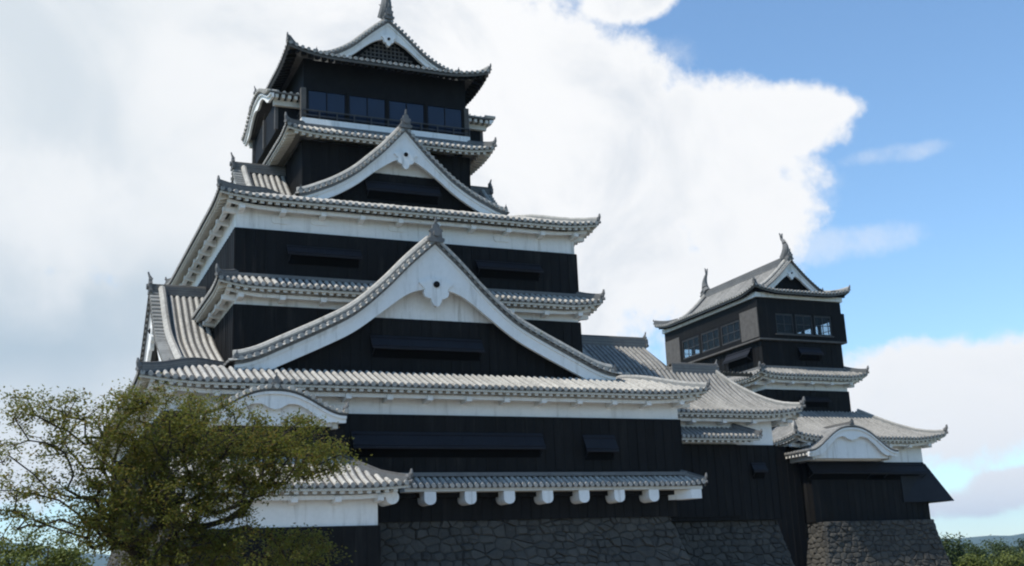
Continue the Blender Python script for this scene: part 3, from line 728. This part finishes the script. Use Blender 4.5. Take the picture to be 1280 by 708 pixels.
# ================================================================== stone walls
def stone_wall(name, label, corners, ztop, zbot, batter, faces, close_back=True):
    """dry-stone battered wall: coursed blocks of uneven size on each visible face"""
    mb = MB(); (x0, y0), (x1, y1) = corners; H = ztop-zbot
    def off(z): t = (ztop-z)/H; return batter*(t**1.35)
    def lvl(z, e=0): o = off(z)-.62+e; return (x0-o, x1+o, y0-o)
    a = lvl(zbot); b = lvl(ztop)
    nl = 10
    for i in range(nl):
        za, zb = zbot+H*i/nl, zbot+H*(i+1)/nl
        oa, ob = off(za)-.06, off(zb)-.06
        mb.hexa([(x0-oa, y0-oa, za), (x1+oa, y0-oa, za), (x1+oa, y1, za), (x0-oa, y1, za), (x0-ob, y0-ob, zb-.002), (x1+ob, y0-ob, zb-.002), (x1+ob, y1, zb-.002), (x0-ob, y1, zb-.002)], 1)
    rnd = random.Random(name)
    def P(face, s, z, e):
        o = off(z)+e
        if face == 'F': xa, xb = x0-off(z), x1+off(z); return (xa+(xb-xa)*s, y0-o, z)
        ya, yb = y0-off(z), y1
        if face == 'L': return (x0-o, yb+(ya-yb)*s, z)
        return (x1+o, ya+(yb-ya)*s, z)
    for face in faces:
        Ln = (x1-x0) if face == 'F' else (y1-y0)
        # irregular rubble: Voronoi cells of jittered points, wider than tall
        cw, ch = .50, .34; nx, nz = int(Ln/cw)+1, int(H/ch)+1
        pts = {}
        for j in range(-1, nz+1):
            for i in range(-1, nx+1):
                if rnd.random() < .12 and 0 <= i < nx: continue
                pts[(i, j)] = [((i+.5+(.25 if j % 2 else -.25)+rnd.uniform(-.27, .27))*Ln/nx, ztop-(j+.5+rnd.uniform(-.2, .2))*H/nz)]
                if rnd.random() < .18: pts[(i, j)].append(((i+rnd.uniform(0, 1))*Ln/nx, ztop-(j+rnd.uniform(0, 1))*H/nz))
        ax = 1.5
        for (i, j), pp in pts.items():
            for (px_, pz_) in pp:
                poly = [(max(0, px_-1.4), max(zbot, pz_-1.2)), (min(Ln, px_+1.4), max(zbot, pz_-1.2)), (min(Ln, px_+1.4), min(ztop, pz_+1.2)), (max(0, px_-1.4), min(ztop, pz_+1.2))]
                if poly[0][0] >= poly[1][0] or poly[0][1] >= poly[2][1]: continue
                for di in (-2, -1, 0, 1, 2):
                    for dj in (-2, -1, 0, 1, 2):
                        for (qx, qz) in pts.get((i+di, j+dj), ()):
                            if (qx, qz) == (px_, pz_) or not poly: continue
                            nx_, nz_ = (qx-px_), (qz-pz_)*ax*ax; c_ = nx_*(qx+px_)/2+nz_*(qz+pz_)/2
                            out = []
                            for k_ in range(len(poly)):
                                A_, B_ = poly[k_], poly[(k_+1) % len(poly)]
                                da, db = A_[0]*nx_+A_[1]*nz_-c_, B_[0]*nx_+B_[1]*nz_-c_
                                if da <= 0: out.append(A_)
                                if (da < 0) != (db < 0) and abs(da-db) > 1e-9:
                                    t = da/(da-db); out.append((A_[0]+(B_[0]-A_[0])*t, A_[1]+(B_[1]-A_[1])*t))
                            poly = out
                if len(poly) < 3: continue
                cs, cz = sum(t[0] for t in poly)/len(poly), sum(t[1] for t in poly)/len(poly)
                sz = max(abs(t[0]-cs)+abs(t[1]-cz) for t in poly)
                if sz < .08: continue
                sh = lambda k: [(cs+(t[0]-cs)*k, cz+(t[1]-cz)*k) for t in poly]
                m_ = len(poly); d = rnd.uniform(.0, .10); k1 = 1-.016/max(sz, .2); k2 = 1-.13/max(sz, .2)*rnd.uniform(.7, 1.3)
                vs = [P(face, t[0]/Ln, t[1], -.07) for t in sh(min(1., k1+.02))]+[P(face, t[0]/Ln, t[1], .0+d*.5) for t in sh(k1)]+[P(face, t[0]/Ln, t[1], .035+d+rnd.uniform(-.022, .022)) for t in sh(max(.4, k2))]+[P(face, cs/Ln, cz, .05+d)]
                mb.add(vs, [(q, (q+1) % m_, (q+1) % m_+m_, q+m_) for q in range(m_)]+[(q+m_, (q+1) % m_+m_, (q+1) % m_+2*m_, q+2*m_) for q in range(m_)]+[(2*m_+q, 2*m_+(q+1) % m_, 3*m_) for q in range(m_)], 0)
    o = mb.build(name, [M['stone'], M['joint']]); tag(o, label, 'stone wall'); return o
stone_wall('stone_wall', 'dark stone base wall under the row of white beam ends of the tall keep', ((5.6, 46.35), (27.95, 67)), 2.6, -1.7, 1.6, 'FLR')
stone_wall('stone_wall', 'dark stone base wall under the linking wing between the two keeps', ((27.0, 52.3), (38.2, 60)), 2.6, -1.7, 1.0, 'FR')
stone_wall('stone_wall', 'dark stone base wall under the small keep at the right', ((46.9, 59.3), (55.6, 78)), 2.75, -1.7, .85, 'FLR')

# ================================================================== linking wing
wing = thing('linking_wing', 'low black walled wing with tiled hip roof joining the tall keep to the small keep', 'castle wing', (33, 55, 2.6))
plank_box(wing, 28.7, 38.32, 52.0, 60, 2.6, 6.55, sides='FR')
plank_box(wing, 28.7, 35.75, 51.9, 53, 2.8, 6.57, sides='FR')
band(wing, 28.7, 38.26, 52.06, 60, 6.55, 8.1)
fw = smooth([(0, 8.2), (1.0, 8.62), (2.2, 9.3), (3.4, 10.2), (4.3, 11.1), (5.6, 12.1), (6.9, 13.0)])
mb = MB(); frw = Fr(33.9, 58, 0); Ew = 58-51.05; Lw = 5.85
RX = 37.1-33.9
def wlo(u):
    if u > RX: return Ew-4.3*max(0, (Lw-u)/(Lw-RX))
    if u > .2: return Ew-4.35
    return Ew-6.9
wup = lambda u, v: .28*max(0, 1-(Lw-u)/3)**2*max(0, 1-(Ew-v)/1.6)
roof_patch(mb, frw, [(wlo, lambda u: Ew)], lambda u, v: fw(Ew-v)+wup(u, v), Lw, eave=Ew)
# hipped right end
frw2 = Fr(33.9, 55.4, 2)
roof_patch(mb, frw2, [(lambda u: Lw-(Lw-RX)*max(0, 1-abs(u)/4.35), lambda u: Lw)], lambda u, v: fw((Lw-v)/(Lw-RX)*4.35)+.28*max(0, 1-(4.35-abs(u))/3)**2*max(0, 1-(Lw-v)/1.6), 4.35, eave=Lw)
# rear slopes
roof_patch(mb, Fr(33.9, 53.55, 3), [(lambda u: 1.8, lambda u: 6.1 if abs(u) < 3.6 else 2)], lambda u, v: fw(4.35-(v-1.8)*.9), Lw)
wr = tiles(mb, wing)
ewz = lambda u, L: fw(0)+.28*max(0, 1-(L-u)/3)**2
eave_under(wr, [(frw, Ew, Lw), (Fr(33.9, 55.4, 2), Lw, 4.35)], .95, ewz)
hp = []
for i in range(11):
    t = i/10; hp.append((39.7-(39.75-37.1)*t, 51.1+4.3*t, fw(4.3*t)+.28*max(0, 1-t*2.65/3)**2*max(0, 1-4.3*t/1.6)+.05))
ridge_run(wr, hp, .24, .17, 'hip_ridge', .09, True); tip_tile(wr, Vector(hp[0])+Vector((0, 0, .22)), (1, -1, 0), .9)
ridge_run(wr, [(34.2, 55.4, 11.0), (37.2, 55.4, 11.0)], .42, .5, 'ridge', .14)
onigawara(wr, Fr(33.9, 55.4, 2), 0, 37.25-33.9, 11.35, .75)
ridge_run(wr, [(27, 57.95, 12.9), (34.1, 57.95, 12.9)], .42, .55, 'ridge', .14)
onigawara(wr, Fr(33.9, 57.95, 2), 0, .25, 13.3, .85)
gb = MB(); gb.add([(34.08, 55.4, 10.95), (34.08, 57.95, 12.95), (34.08, 60.5, 10.95), (33.9, 55.4, 10.95), (33.9, 57.95, 12.95), (33.9, 60.5, 10.95)], [(0, 1, 2), (5, 4, 3), (0, 3, 4, 1), (1, 4, 5, 2), (2, 5, 3, 0)]); gb.build('gable_plaster', M['plaster'], wr)
# lower pent roof on its front
mb = MB(); Ep = 52-50.95; frp = Fr(34.0, 52, 0); fp = curve([(0, 6.86), (1.05, 7.42)])
roof_patch(mb, frp, [(lambda u: Ep-min(1.0, max(0, (2.75-u))*1.0), lambda u: Ep)], lambda u, v: fp(Ep-v), 2.75, eave=Ep, step=.28)
pr_ = tiles(mb, wing, 'pent_roof')
eave_under(pr_, [(frp, Ep, 2.75)], .95, lambda u, L: fp(0), brackets=False)
band(wing, 31.4, 36.0, 52.0, 52.05, 6.58, 7.5, 'plaster_panel')
hp = [(36.7-t, 51.0+t, fp(t)+.05) for t in (0, .5, 1)]
ridge_run(pr_, hp, .26, .2, 'hip_ridge', .08); tip_tile(pr_, Vector(hp[0])+Vector((0, 0, .15)), (1, -1, 0), .6)
shutter(wing, Fr(37.0, 52, 0), -.4, .5, .03, 5.6, 5.1, .3, 1)

plank_box(wing, 38.34, 46.6, 60.9, 66, -1.6, 7.6, sides='F', name='rear_wall_and_recess_shade')  # connecting wall; its black lower part stands in for shadowed stone in the recess
# ================================================================== small keep
sk_ = thing('castle_keep', 'small three roofed black castle keep at the right with a windowed top room', 'castle keep', (50, 66, 2.75))
# base storey
plank_box(sk_, 46.75, 56.0, 60.0, 79, 2.75, 6.5, sides='FLR')
band(sk_, 46.85, 56.05, 60.05, 79, 6.5, 7.9)
fb_ = smooth([(0, 7.95), (1.2, 8.4), (2.6, 9.05), (3.6, 9.65), (4.6, 10.3)])
mb = MB(); XB, YB, UB, VB = 51.2, 69.5, 6.1, 10.6
ub_up = lambda du, dv: .32*max(0, 1-du/2.8)**2*max(0, 1-dv/1.6)
for k in range(4):
    E_, L_ = (VB, UB) if k in (0, 3) else (UB, VB)
    top_in = 4.6 if k in (0, 3) else 3.2
    roof_patch(mb, Fr(XB, YB, k), [(lambda u, E_=E_, L_=L_, ti=top_in, k=k: E_-min(ti, (L_-abs(u))*(1.44 if k in (0, 3) else 1/1.44)), lambda u, E_=E_: E_)],
               lambda u, v, E_=E_, L_=L_, k=k: fb_((E_-v)*(1 if k in (0, 3) else 1.44))+ub_up(max(0, L_-abs(u)), E_-v), L_, eave=E_)
br = tiles(mb, sk_)
eave_under(br, [(Fr(XB, YB, k), VB if k == 0 else UB, UB if k == 0 else VB) for k in (0, 1, 2)], 1.05, lambda u, L: fb_(0)+ub_up(L-abs(u), 0))
for s in (-1, 1):
    hp = [(XB+s*(UB-3.2*t-.05), YB-VB+4.6*t+.05, fb_(4.6*t)+ub_up(3.2*t, 4.6*t)+.04) for t in [i/9 for i in range(10)]]
    ridge_run(br, hp, .24, .17, 'hip_ridge', .09, True); tip_tile(br, Vector(hp[0])+Vector((0, 0, .22)), (s, -1, 0), .9)
frB = Fr(49.02, 60.0, 0)
karahafu(sk_, frB, 1.72, -2.6, .0, 3.5, 7.08, 1.52, board=.42, wallz=6.6, wall_w=3.05, oni=.45, dots=False)
band(sk_, 46.2, 52.3, 59.35, 60.1, 6.55, 6.95, 'gable_plaster')
shutter(sk_, frB, -2.6, 3.6, .03, 6.55, 5.75, .65, 7)
shutter(sk_, frB, 2.0, 6.75, .03, 6.42, 5.7, .55, 5)
# flared stone-drop board at the right corner
fl = MB()
fl.hexa([(53.9, 59.9, 3.9), (57.6, 59.3, 3.9), (57.6, 64, 3.9), (53.9, 64, 3.9), (53.9, 59.95, 6.4), (56.1, 59.95, 6.4), (56.1, 64, 6.4), (53.9, 64, 6.4)])
fl.build('stone_drop_board', M['shutter'], sk_)
# tower above
TX, TY = 49.93, 69.5; hx, hy = 3.42, 6.0
plank_box(sk_, TX-hx-.05, TX+hx+.05, TY-hy-.05, TY+hy, 9.3, 11.75, sides='FLR')
band(sk_, TX-hx, TX+hx, TY-hy, TY+hy, 11.75, 12.75)
shutter(sk_, Fr(TX, TY, 0), -.8, 1.6, hy+.08, 11.3, 10.95, .35, 3)
fs2 = curve([(0, 12.62), (1.05, 13.2)])
Skirt(sk_, TX, TY, hx+1.05, hy+1.05, 1.05, fs2, up=.25)
plank_box(sk_, TX-hx+.05, TX+hx-.05, TY-hy+.05, TY+hy-.05, 13.1, 15.15, sides='FLR')
shutter(sk_, Fr(TX, TY, 0), -.5, 1.4, hy-.0, 14.75, 14.2, .45, 2)
shutter(sk_, Fr(TX, TY, 1), 1.9, 4.9, hx-.0, 14.85, 14.2, .5, 3)
# projecting top room
ux, uy = hx+.12, hy+.12
sill = MB(); sill.box(TX-ux-.12, TX+ux+.12, TY-uy-.12, TY+uy+.12, 15.12, 15.24); sill.build('sill', M['post'], sk_)
tr = MB()
tr.box(TX-ux, TX+ux, TY-uy, TY+uy, 15.24, 15.60)
tr.box(TX-ux, TX+ux, TY-uy, TY+uy, 17.05, 18.1)
tr.build('timber_wall', M['plank'], sk_)
for (a, b, c, d) in ((-ux, -ux+1.35, -uy, -uy+2.15), (ux-.85, ux, -uy, -uy+.35), (-ux, -ux+.3, uy-2.2, uy), (ux-.3, ux, uy-2.2, uy), (ux-.3, ux, -uy+.35, -uy+.5)):
    q = MB(); q.box(TX+a, TX+b, TY+c, TY+d, 15.60, 17.05); q.build('corner_panel', M['plank'], sk_)
for ya, yb in ((-uy+.05, -uy+2.1), (uy-2.1, uy-.05)):
    grey = MB(); grey.box(TX-ux-.05, TX-ux+.001, TY+ya, TY+yb, 15.35, 17.4); grey.build('sliding_shutter', M['post'], sk_)
bx = MB(); bx.box(TX+ux-.01, TX+ux+.30, TY-uy+.05, TY-uy+.5, 15.2, 17.3); bx.build('shutter_case', M['dark'], sk_)
window_row(sk_, Fr(TX, TY, 0), uy-.06, -ux+1.35, ux-.85, 15.62, 17.03, 3, .18, 2, 1, 'clear')
window_row(sk_, Fr(TX, TY, 1), ux-.06, -uy+2.2, uy-2.15, 15.62, 17.03, 3, .3, 2, 2, 'clear')
window_row(sk_, Fr(TX, TY, 2), ux-.06, -uy+.5, uy-2.2, 15.62, 17.03, 5, .2, 2, 1, 'clear')
window_row(sk_, Fr(TX, TY, 3), uy-.06, -ux+.3, ux-.3, 15.62, 17.03, 3, .18, 3, 1, 'clear')
band(sk_, TX-hx-.25, TX+hx+.25, TY-hy-.25, TY+hy+.25, 18.1, 18.42, 'plaster_band')
rl = MB(); rl.box(TX-ux+1.2, TX+ux-1.0, TY-uy-.22, TY-uy-.12, 15.5, 15.56); rl.build('balcony_rail', M['post'], sk_)
fts = smooth([(0, 18.52), (.9, 18.70), (1.7, 19.0), (2.5, 19.58), (3.15, 20.15), (3.7, 20.7), (4.05, 21.05)])
T4 = Irimoya(sk_, TX, TY, 4.05, 6.72, 1.3, fts, 0, 0, (0, 3), .68, up=.36, dark=True, brackets=False, upL=2.4)
gable_face(T4, 0, 2.6, .92, .44, .38, 20.15, (18.7, 40, .3, 0, 'dark'), .7, 0, .25, vsz=.7)
gable_face(T4, 3, 2.6, .92, .44, 0, None, (18.7, 40, .3, 0, 'dark'), .7, 0, .25, vsz=.7)
shachi(sk_, Fr(TX, TY, 0), 5.2, 21.4, .85); shachi(sk_, Fr(TX, TY, 3), 5.2, 21.4, .85)

# ================================================================== entrance building at the left
ent = thing('entrance_building', 'low white walled gatehouse with a cusped gable before the tall keep, half behind the tree', 'gatehouse', (8.5, 44, 0))
plank_box(ent, 6.1, 13.05, 42.6, 46.0, -1.6, 2.25, sides='FR')
band(ent, 6.2, 13.0, 42.65, 45.95, 2.25, 3.55)
plank_box(ent, 6.5, 12.1, 43.9, 45.95, 4.0, 6.2, sides='FR', name='upper_plank_wall')
mb = MB(); fe = curve([(0, 3.66), (.8, 3.98), (1.7, 4.55), (2.6, 5.1)]); Ee = 46-41.7; fre = Fr(9.7, 46, 0); Le = 4.3
roof_patch(mb, fre, [(lambda u: Ee-min(2.2, max(0, Le-u)), lambda u: Ee)], lambda u, v: fe(Ee-v)+.10*max(0, 1-(Le-u)/2.2)**2*max(0, 1-(Ee-v)/1.5), Le, eave=Ee)
roof_patch(mb, Fr(9.7, 46, 2), [(lambda u: Le-min(2.2, max(0, u+Ee)), lambda u: Le if u < 0 else None)], lambda u, v: fe(Le-v)+.10*max(0, 1-(u+Ee)/2.2)**2*max(0, 1-(Le-v)/1.5), Ee, eave=Le)
er = tiles(mb, ent)
eave_under(er, [(fre, Ee, Le)], .9, lambda u, L: fe(0)+.10*max(0, 1-(L-u)/2.2)**2)
hp = [(14.0-t-.05, 41.7+t+.05, fe(t)+.10*max(0, 1-t/2.2)**2*max(0, 1-t/1.5)+.04) for t in [2.2*i/8 for i in range(9)]]
ridge_run(er, hp, .26, .18, 'hip_ridge', .09); tip_tile(er, Vector(hp[0])+Vector((0, 0, .16)), (1, -1, 0), .8)
be = MB(); be.tube([(13.45, 42.2, 3.25), (13.45, 43.4, 3.25)], .26, 16); be.build('beam_end', M['plaster'], ent)
karahafu(ent, Fr(9.25, 46, 0), 2.75, .2, 0, 2.75, 6.55, .90, board=.36, wallz=6.1, wall_w=2.45, oni=.5)
tip_tile(ent, (9.25+2.7, 46-2.6, 6.75), (1, -.3, 0), .7); tip_tile(ent, (9.25-2.7, 46-2.6, 6.75), (-1, -.3, 0), .7)

# ================================================================== ground, hills, planting
def grid(name, x0, x1, y0, y1, nx, ny, zf, m):
    vs = [(x0+(x1-x0)*i/nx, y0+(y1-y0)*j/ny, zf(x0+(x1-x0)*i/nx, y0+(y1-y0)*j/ny)) for j in range(ny+1) for i in range(nx+1)]
    fs = [(j*(nx+1)+i, j*(nx+1)+i+1, (j+1)*(nx+1)+i+1, (j+1)*(nx+1)+i) for j in range(ny) for i in range(nx)]
    b = MB(); b.add(vs, fs); return b.build(name, m, smooth=True)
M['gravel'] = mat('pale_gravel', (.30, .275, .235), .95, .1, scale=.5, col2=(.20, .18, .15), fine=.5, bump=.4, bscale=30)
M['grass'] = mat('grass', (.07, .10, .03), .95, .1, scale=.3, col2=(.04, .06, .02), fine=.5)
M['hill'] = mat('forested_hill', (.05, .075, .04), .95, .05, scale=.01, col2=(.03, .045, .025), fine=.4)
g = MB(); g.add([(-9000, -9000, -1.75), (9000, -9000, -1.75), (9000, 9000, -1.75), (-9000, 9000, -1.75)], [(0, 1, 2, 3)])
structure(g.build('ground', M['grass']))
g = MB(); g.add([(-45, -45, -1.70), (62, -45, -1.70), (62, 84, -1.70), (-45, 84, -1.70)], [(0, 1, 2, 3)])
structure(g.build('courtyard_gravel', M['gravel']))
from mathutils import noise as MN
hb = MB(); na, nr = 120, 10; vs = []
for j in range(nr+1):
    r = 5600+j*300
    for i in range(na+1):
        a = RAD(-25+95*i/na); deg = -25+95*i/na
        pk = 140+190*max(0, 1-abs(deg+2)/14)+30*MN.noise((deg*.25, 1.7, 0))+18*MN.noise((deg*.9, 4.1, 0))
        t = j/nr; h = pk*sin(pi*min(1, t*1.15)**.8)**1.0+6*MN.noise((deg*2, j*.8, 2))
        vs.append((sin(a)*r, cos(a)*r, -3+max(0, h)))
hb.add(vs, [(j*(na+1)+i, j*(na+1)+i+1, (j+1)*(na+1)+i+1, (j+1)*(na+1)+i) for j in range(nr) for i in range(na)])
structure(hb.build('hills', M['hill'], smooth=True))

def leaf_mat(name, cols, rough=.6, trans=.25):
    m = bpy.data.materials.new(name); m.use_nodes = True; t = m.node_tree; p = t.nodes['Principled BSDF']; b = NB(t)
    gi = b.n('ShaderNodeNewGeometry').outputs['Random Per Island']
    r = b.n('ShaderNodeValToRGB'); e = r.color_ramp.elements
    e[0].position = 0; e[0].color = (*cols[0], 1); e[1].position = 1; e[1].color = (*cols[-1], 1)
    for i, c in enumerate(cols[1:-1]):
        q = e.new((i+1)/(len(cols)-1)); q.color = (*c, 1)
    t.links.new(gi, r.inputs[0]); t.links.new(r.outputs[0], p.inputs['Base Color']); p.inputs['Roughness'].default_value = rough; p.inputs['Specular IOR Level'].default_value = .25
    tr = b.n('ShaderNodeBsdfTranslucent'); t.links.new(r.outputs[0], tr.inputs[0])
    mx = b.n('ShaderNodeMixShader'); mx.inputs[0].default_value = trans
    t.links.new(p.outputs[0], mx.inputs[1]); t.links.new(tr.outputs[0], mx.inputs[2]); t.links.new(mx.outputs[0], t.nodes['Material Output'].inputs[0])
    return m
M['bark'] = mat('tree_bark', (.055, .045, .036), .95, .1, scale=6, col2=(.03, .026, .022), fine=.5, bump=.6, bscale=14)
M['leaf'] = leaf_mat('cherry_leaves', [(.125, .13, .022), (.15, .165, .03), (.09, .105, .024), (.18, .185, .034), (.16, .135, .027), (.155, .105, .032)], .6, .55)
M['leaf_b'] = leaf_mat('shrub_leaves', [(.09, .11, .02), (.13, .15, .03), (.07, .09, .02)])
M['leaf_c'] = leaf_mat('far_tree_leaves', [(.05, .075, .022), (.07, .10, .03), (.035, .055, .018), (.085, .105, .035)])
M['leaf_d'] = leaf_mat('dark_far_leaves', [(.03, .05, .016), (.045, .065, .02), (.025, .04, .014)])
def grow(name, label, cat, base, top, blobs, nclus, leaves, lsize, crad, leafm, seed, trunk_r, group=None, flat=.6):
    """tree grown by joining leaf-cluster points to the nearest limb, with limb thickness from the number of twigs carried"""
    rnd = random.Random(seed); root = thing(name, label, cat, base, group)
    nodes = [Vector(base)]; par = [-1]
    for i in range(1, 7): nodes.append(Vector(base).lerp(Vector(top), i/6)+Vector((rnd.uniform(-.05, .05), rnd.uniform(-.05, .05), 0))*trunk_r*6); par.append(len(nodes)-2)
    tw = sum(b[6] for b in blobs); pts = []
    for (x, y, z, rx, ry, rz, wgt) in blobs:
        for _ in range(int(nclus*wgt/tw)):
            while True:
                a, b, c = rnd.uniform(-1, 1), rnd.uniform(-1, 1), rnd.uniform(-1, 1)
                if a*a+b*b+c*c <= 1: break
            pts.append(Vector((x+a*rx, y+b*ry, z+c*rz)))
    T = Vector(top); pts.sort(key=lambda p: (p-T).length); leafc = []
    for p in pts:
        bi, bd = 0, 1e9
        for i, q in enumerate(nodes):
            if i < 4: continue
            d = (p-q).length+.35*abs((q-T).length-(p-T).length*.7)
            if d < bd: bi, bd = i, d
        q = nodes[bi]; L = (p-q).length; k = max(1, int(L/(crad*1.1)))
        for j in range(1, k+1):
            t = j/k; v = q.lerp(p, t)+Vector((rnd.uniform(-1, 1), rnd.uniform(-1, 1), rnd.uniform(-1, 1)))*(L*.035 if j < k else 0)+Vector((0, 0, L*.10*sin(pi*t)))
            nodes.append(v); par.append(bi if j == 1 else len(nodes)-2)
        leafc.append(len(nodes)-1)
    cnt = [0]*len(nodes)
    for i in leafc:
        while i >= 0: cnt[i] += 1; i = par[i]
    mx_ = max(cnt); rad = [max(trunk_r*(c/mx_)**.46, trunk_r*.05) for c in cnt]
    tb = MB(); kids = {}
    for i, p in enumerate(par):
        if p >= 0: kids.setdefault(p, []).append(i)
    done = set()
    def chain(i):
        path = [par[i], i] if par[i] >= 0 else [i]
        while True:
            ks = kids.get(path[-1], [])
            if not ks: break
            nx = max(ks, key=lambda k: cnt[k]); path.append(nx)
        return path
    stack = [0]
    while stack:
        st = stack.pop(); path = chain(st)
        for n_ in path[1 if par[st] >= 0 else 0:]:
            ks = sorted(kids.get(n_, []), key=lambda k: -cnt[k])
            stack += ks[1:]
        if len(path) > 1:
            rr = [rad[n_] for n_ in path]
            if par[st] >= 0: rr[0] = min(rad[path[0]], rad[st]*1.25)
            tb.tube([nodes[n_] for n_ in path], rr, 8 if rr[0] > trunk_r*.3 else 5)
    tb.build('trunk', M['bark'], root, smooth=True)
    lb = MB()
    for i in leafc:
        c = nodes[i]; d = nodes[par[i]]
        R = crad*rnd.uniform(.7, 1.25); nl = int(leaves*rnd.uniform(.6, 1.3))
        for _ in range(nl):
            p = c+Vector((rnd.gauss(0, .5)*R, rnd.gauss(0, .5)*R, rnd.gauss(0, .5)*R*flat))
            a = Vector((rnd.gauss(0, 1), rnd.gauss(0, 1), rnd.gauss(-.25, .55))).normalized()
            b = a.cross(Vector((rnd.gauss(0, .6), rnd.gauss(0, .6), 1))).normalized()
            s = lsize*rnd.uniform(.6, 1.3); n_ = a.cross(b)*s*.12
            lb.add([p-a*s*.5, p+b*s*.3+n_, p+a*s*.55, p-b*s*.3+n_], [(0, 1, 2, 3)])
    lb.build('crown', leafm, root)
    return root
def PX(x, y, Y):
    d = CF+CR*((x-640)/FPX)-CU*((y-354)/FPX); return d*(Y/d.y)
def blob(x, y, rx, ry, w, Y=20., dy=1.3, off=0.):
    c = PX(x, y, Y+off); k = Y/FPX*1.02
    return (c.x, c.y, c.z, rx*k, dy, ry*k, w)
TB = PX(185, 700, 20)
grow('cherry_tree', 'olive green cherry tree with thin leaning branches, in front of the white gatehouse wall', 'tree', (TB.x+.1, 20, -1.7), (TB.x, 20, .45),
     [blob(60, 530, 66, 36, 5.5), blob(20, 600, 60, 48, 4), blob(110, 580, 60, 50, 5), blob(195, 535, 75, 52, 14), blob(270, 555, 95, 58, 19), blob(355, 570, 82, 46, 14),
      blob(240, 620, 90, 42, 12), blob(185, 640, 80, 62, 19), blob(400, 575, 34, 26, 3), blob(310, 695, 115, 34, 13), blob(50, 650, 75, 36, 6), blob(215, 690, 80, 40, 7), blob(130, 510, 50, 16, 2.5), blob(138, 600, 34, 66, 7), blob(390, 690, 40, 22, 2), blob(290, 605, 60, 24, 5)],
     860, 88, .056, .225, M['leaf'], 3, .135)
grow('shrub', 'bright yellow green shrub at the lower left corner under the tree', 'shrub', (.4, 18.6, -1.7), (.4, 18.6, -.6),
     [blob(15, 706, 75, 38, 5, 18.6, .7), blob(70, 712, 45, 28, 2, 18.6, .6)], 130, 70, .055, .18, M['leaf_b'], 5, .06)
far_label = ['rounded bushy tree right beside the small keep stone base', 'low green tree just right of the tree beside the stone base', 'broad green tree standing below the distant hill', 'darker green tree at the right picture edge', 'small bright green tree in front of the darker trees', 'dark tree peeping between the nearer trees', 'pale green low tree nearest the right picture edge']
for i, (x, yt, Y, wd) in enumerate([(1182, 664, 90, 26), (1210, 678, 105, 26), (1243, 671, 120, 30), (1285, 668, 128, 30), (1215, 696, 80, 22), (1268, 684, 140, 34), (1262, 694, 78, 30)]):
    tp = PX(x, yt, Y); k = Y/FPX*1.2; hh = tp.z+1.7; rw = wd*k
    grow('tree', far_label[i], 'tree', (tp.x, Y, -1.75), (tp.x, Y, -1.75+hh*.4),
         [(tp.x, Y, -1.75+hh*.62, rw*.8, rw*.8, hh*.36, 5), (tp.x-rw*.5, Y-rw*.2, -1.75+hh*.5, rw*.5, rw*.5, hh*.3, 2), (tp.x+rw*.55, Y, -1.75+hh*.48, rw*.5, rw*.5, hh*.3, 2)], 90, 34, .30, .75, M['leaf_b'] if i in (4, 6) else M['leaf_d'] if i in (3, 5) else M['leaf_c'], 20+i, .16, flat=.8)
# air between here and the hills
hz = MB(); hz.box(-8800, 8800, -8800, 8800, -2.8, 420)
hz = hz.build('haze', []); hz['kind'] = 'stuff'
hm = bpy.data.materials.new('haze'); hm.use_nodes = True; ht = hm.node_tree; ht.nodes.clear()
pv = ht.nodes.new('ShaderNodeVolumePrincipled'); pv.inputs['Color'].default_value = (.55, .76, 1, 1); pv.inputs['Density'].default_value = .00008; pv.inputs['Anisotropy'].default_value = .2
ho = ht.nodes.new('ShaderNodeOutputMaterial'); ht.links.new(pv.outputs[0], ho.inputs['Volume']); hz.data.materials.append(hm)

# a weed rooted in the verge tiles of the big front gable
wp = PX(672, 418, 46.85); wd = MB(); rw_ = random.Random(4)
for i in range(70):
    a = rw_.uniform(0, 2*pi); l = rw_.uniform(.15, .4); o = Vector((cos(a)*l*.7, sin(a)*l*.4, l*rw_.uniform(.3, 1)))
    p = wp-Vector((0, 0, .18)); t = Vector((-sin(a), cos(a), .2))*.035
    wd.add([p-t*.3, p+o*.6-t, p+o, p+o*.6+t], [(0, 1, 2, 3)])
tag(wd.build('weed', M['leaf_b']), 'small green weed growing on the right verge of the big front gable', 'weed')
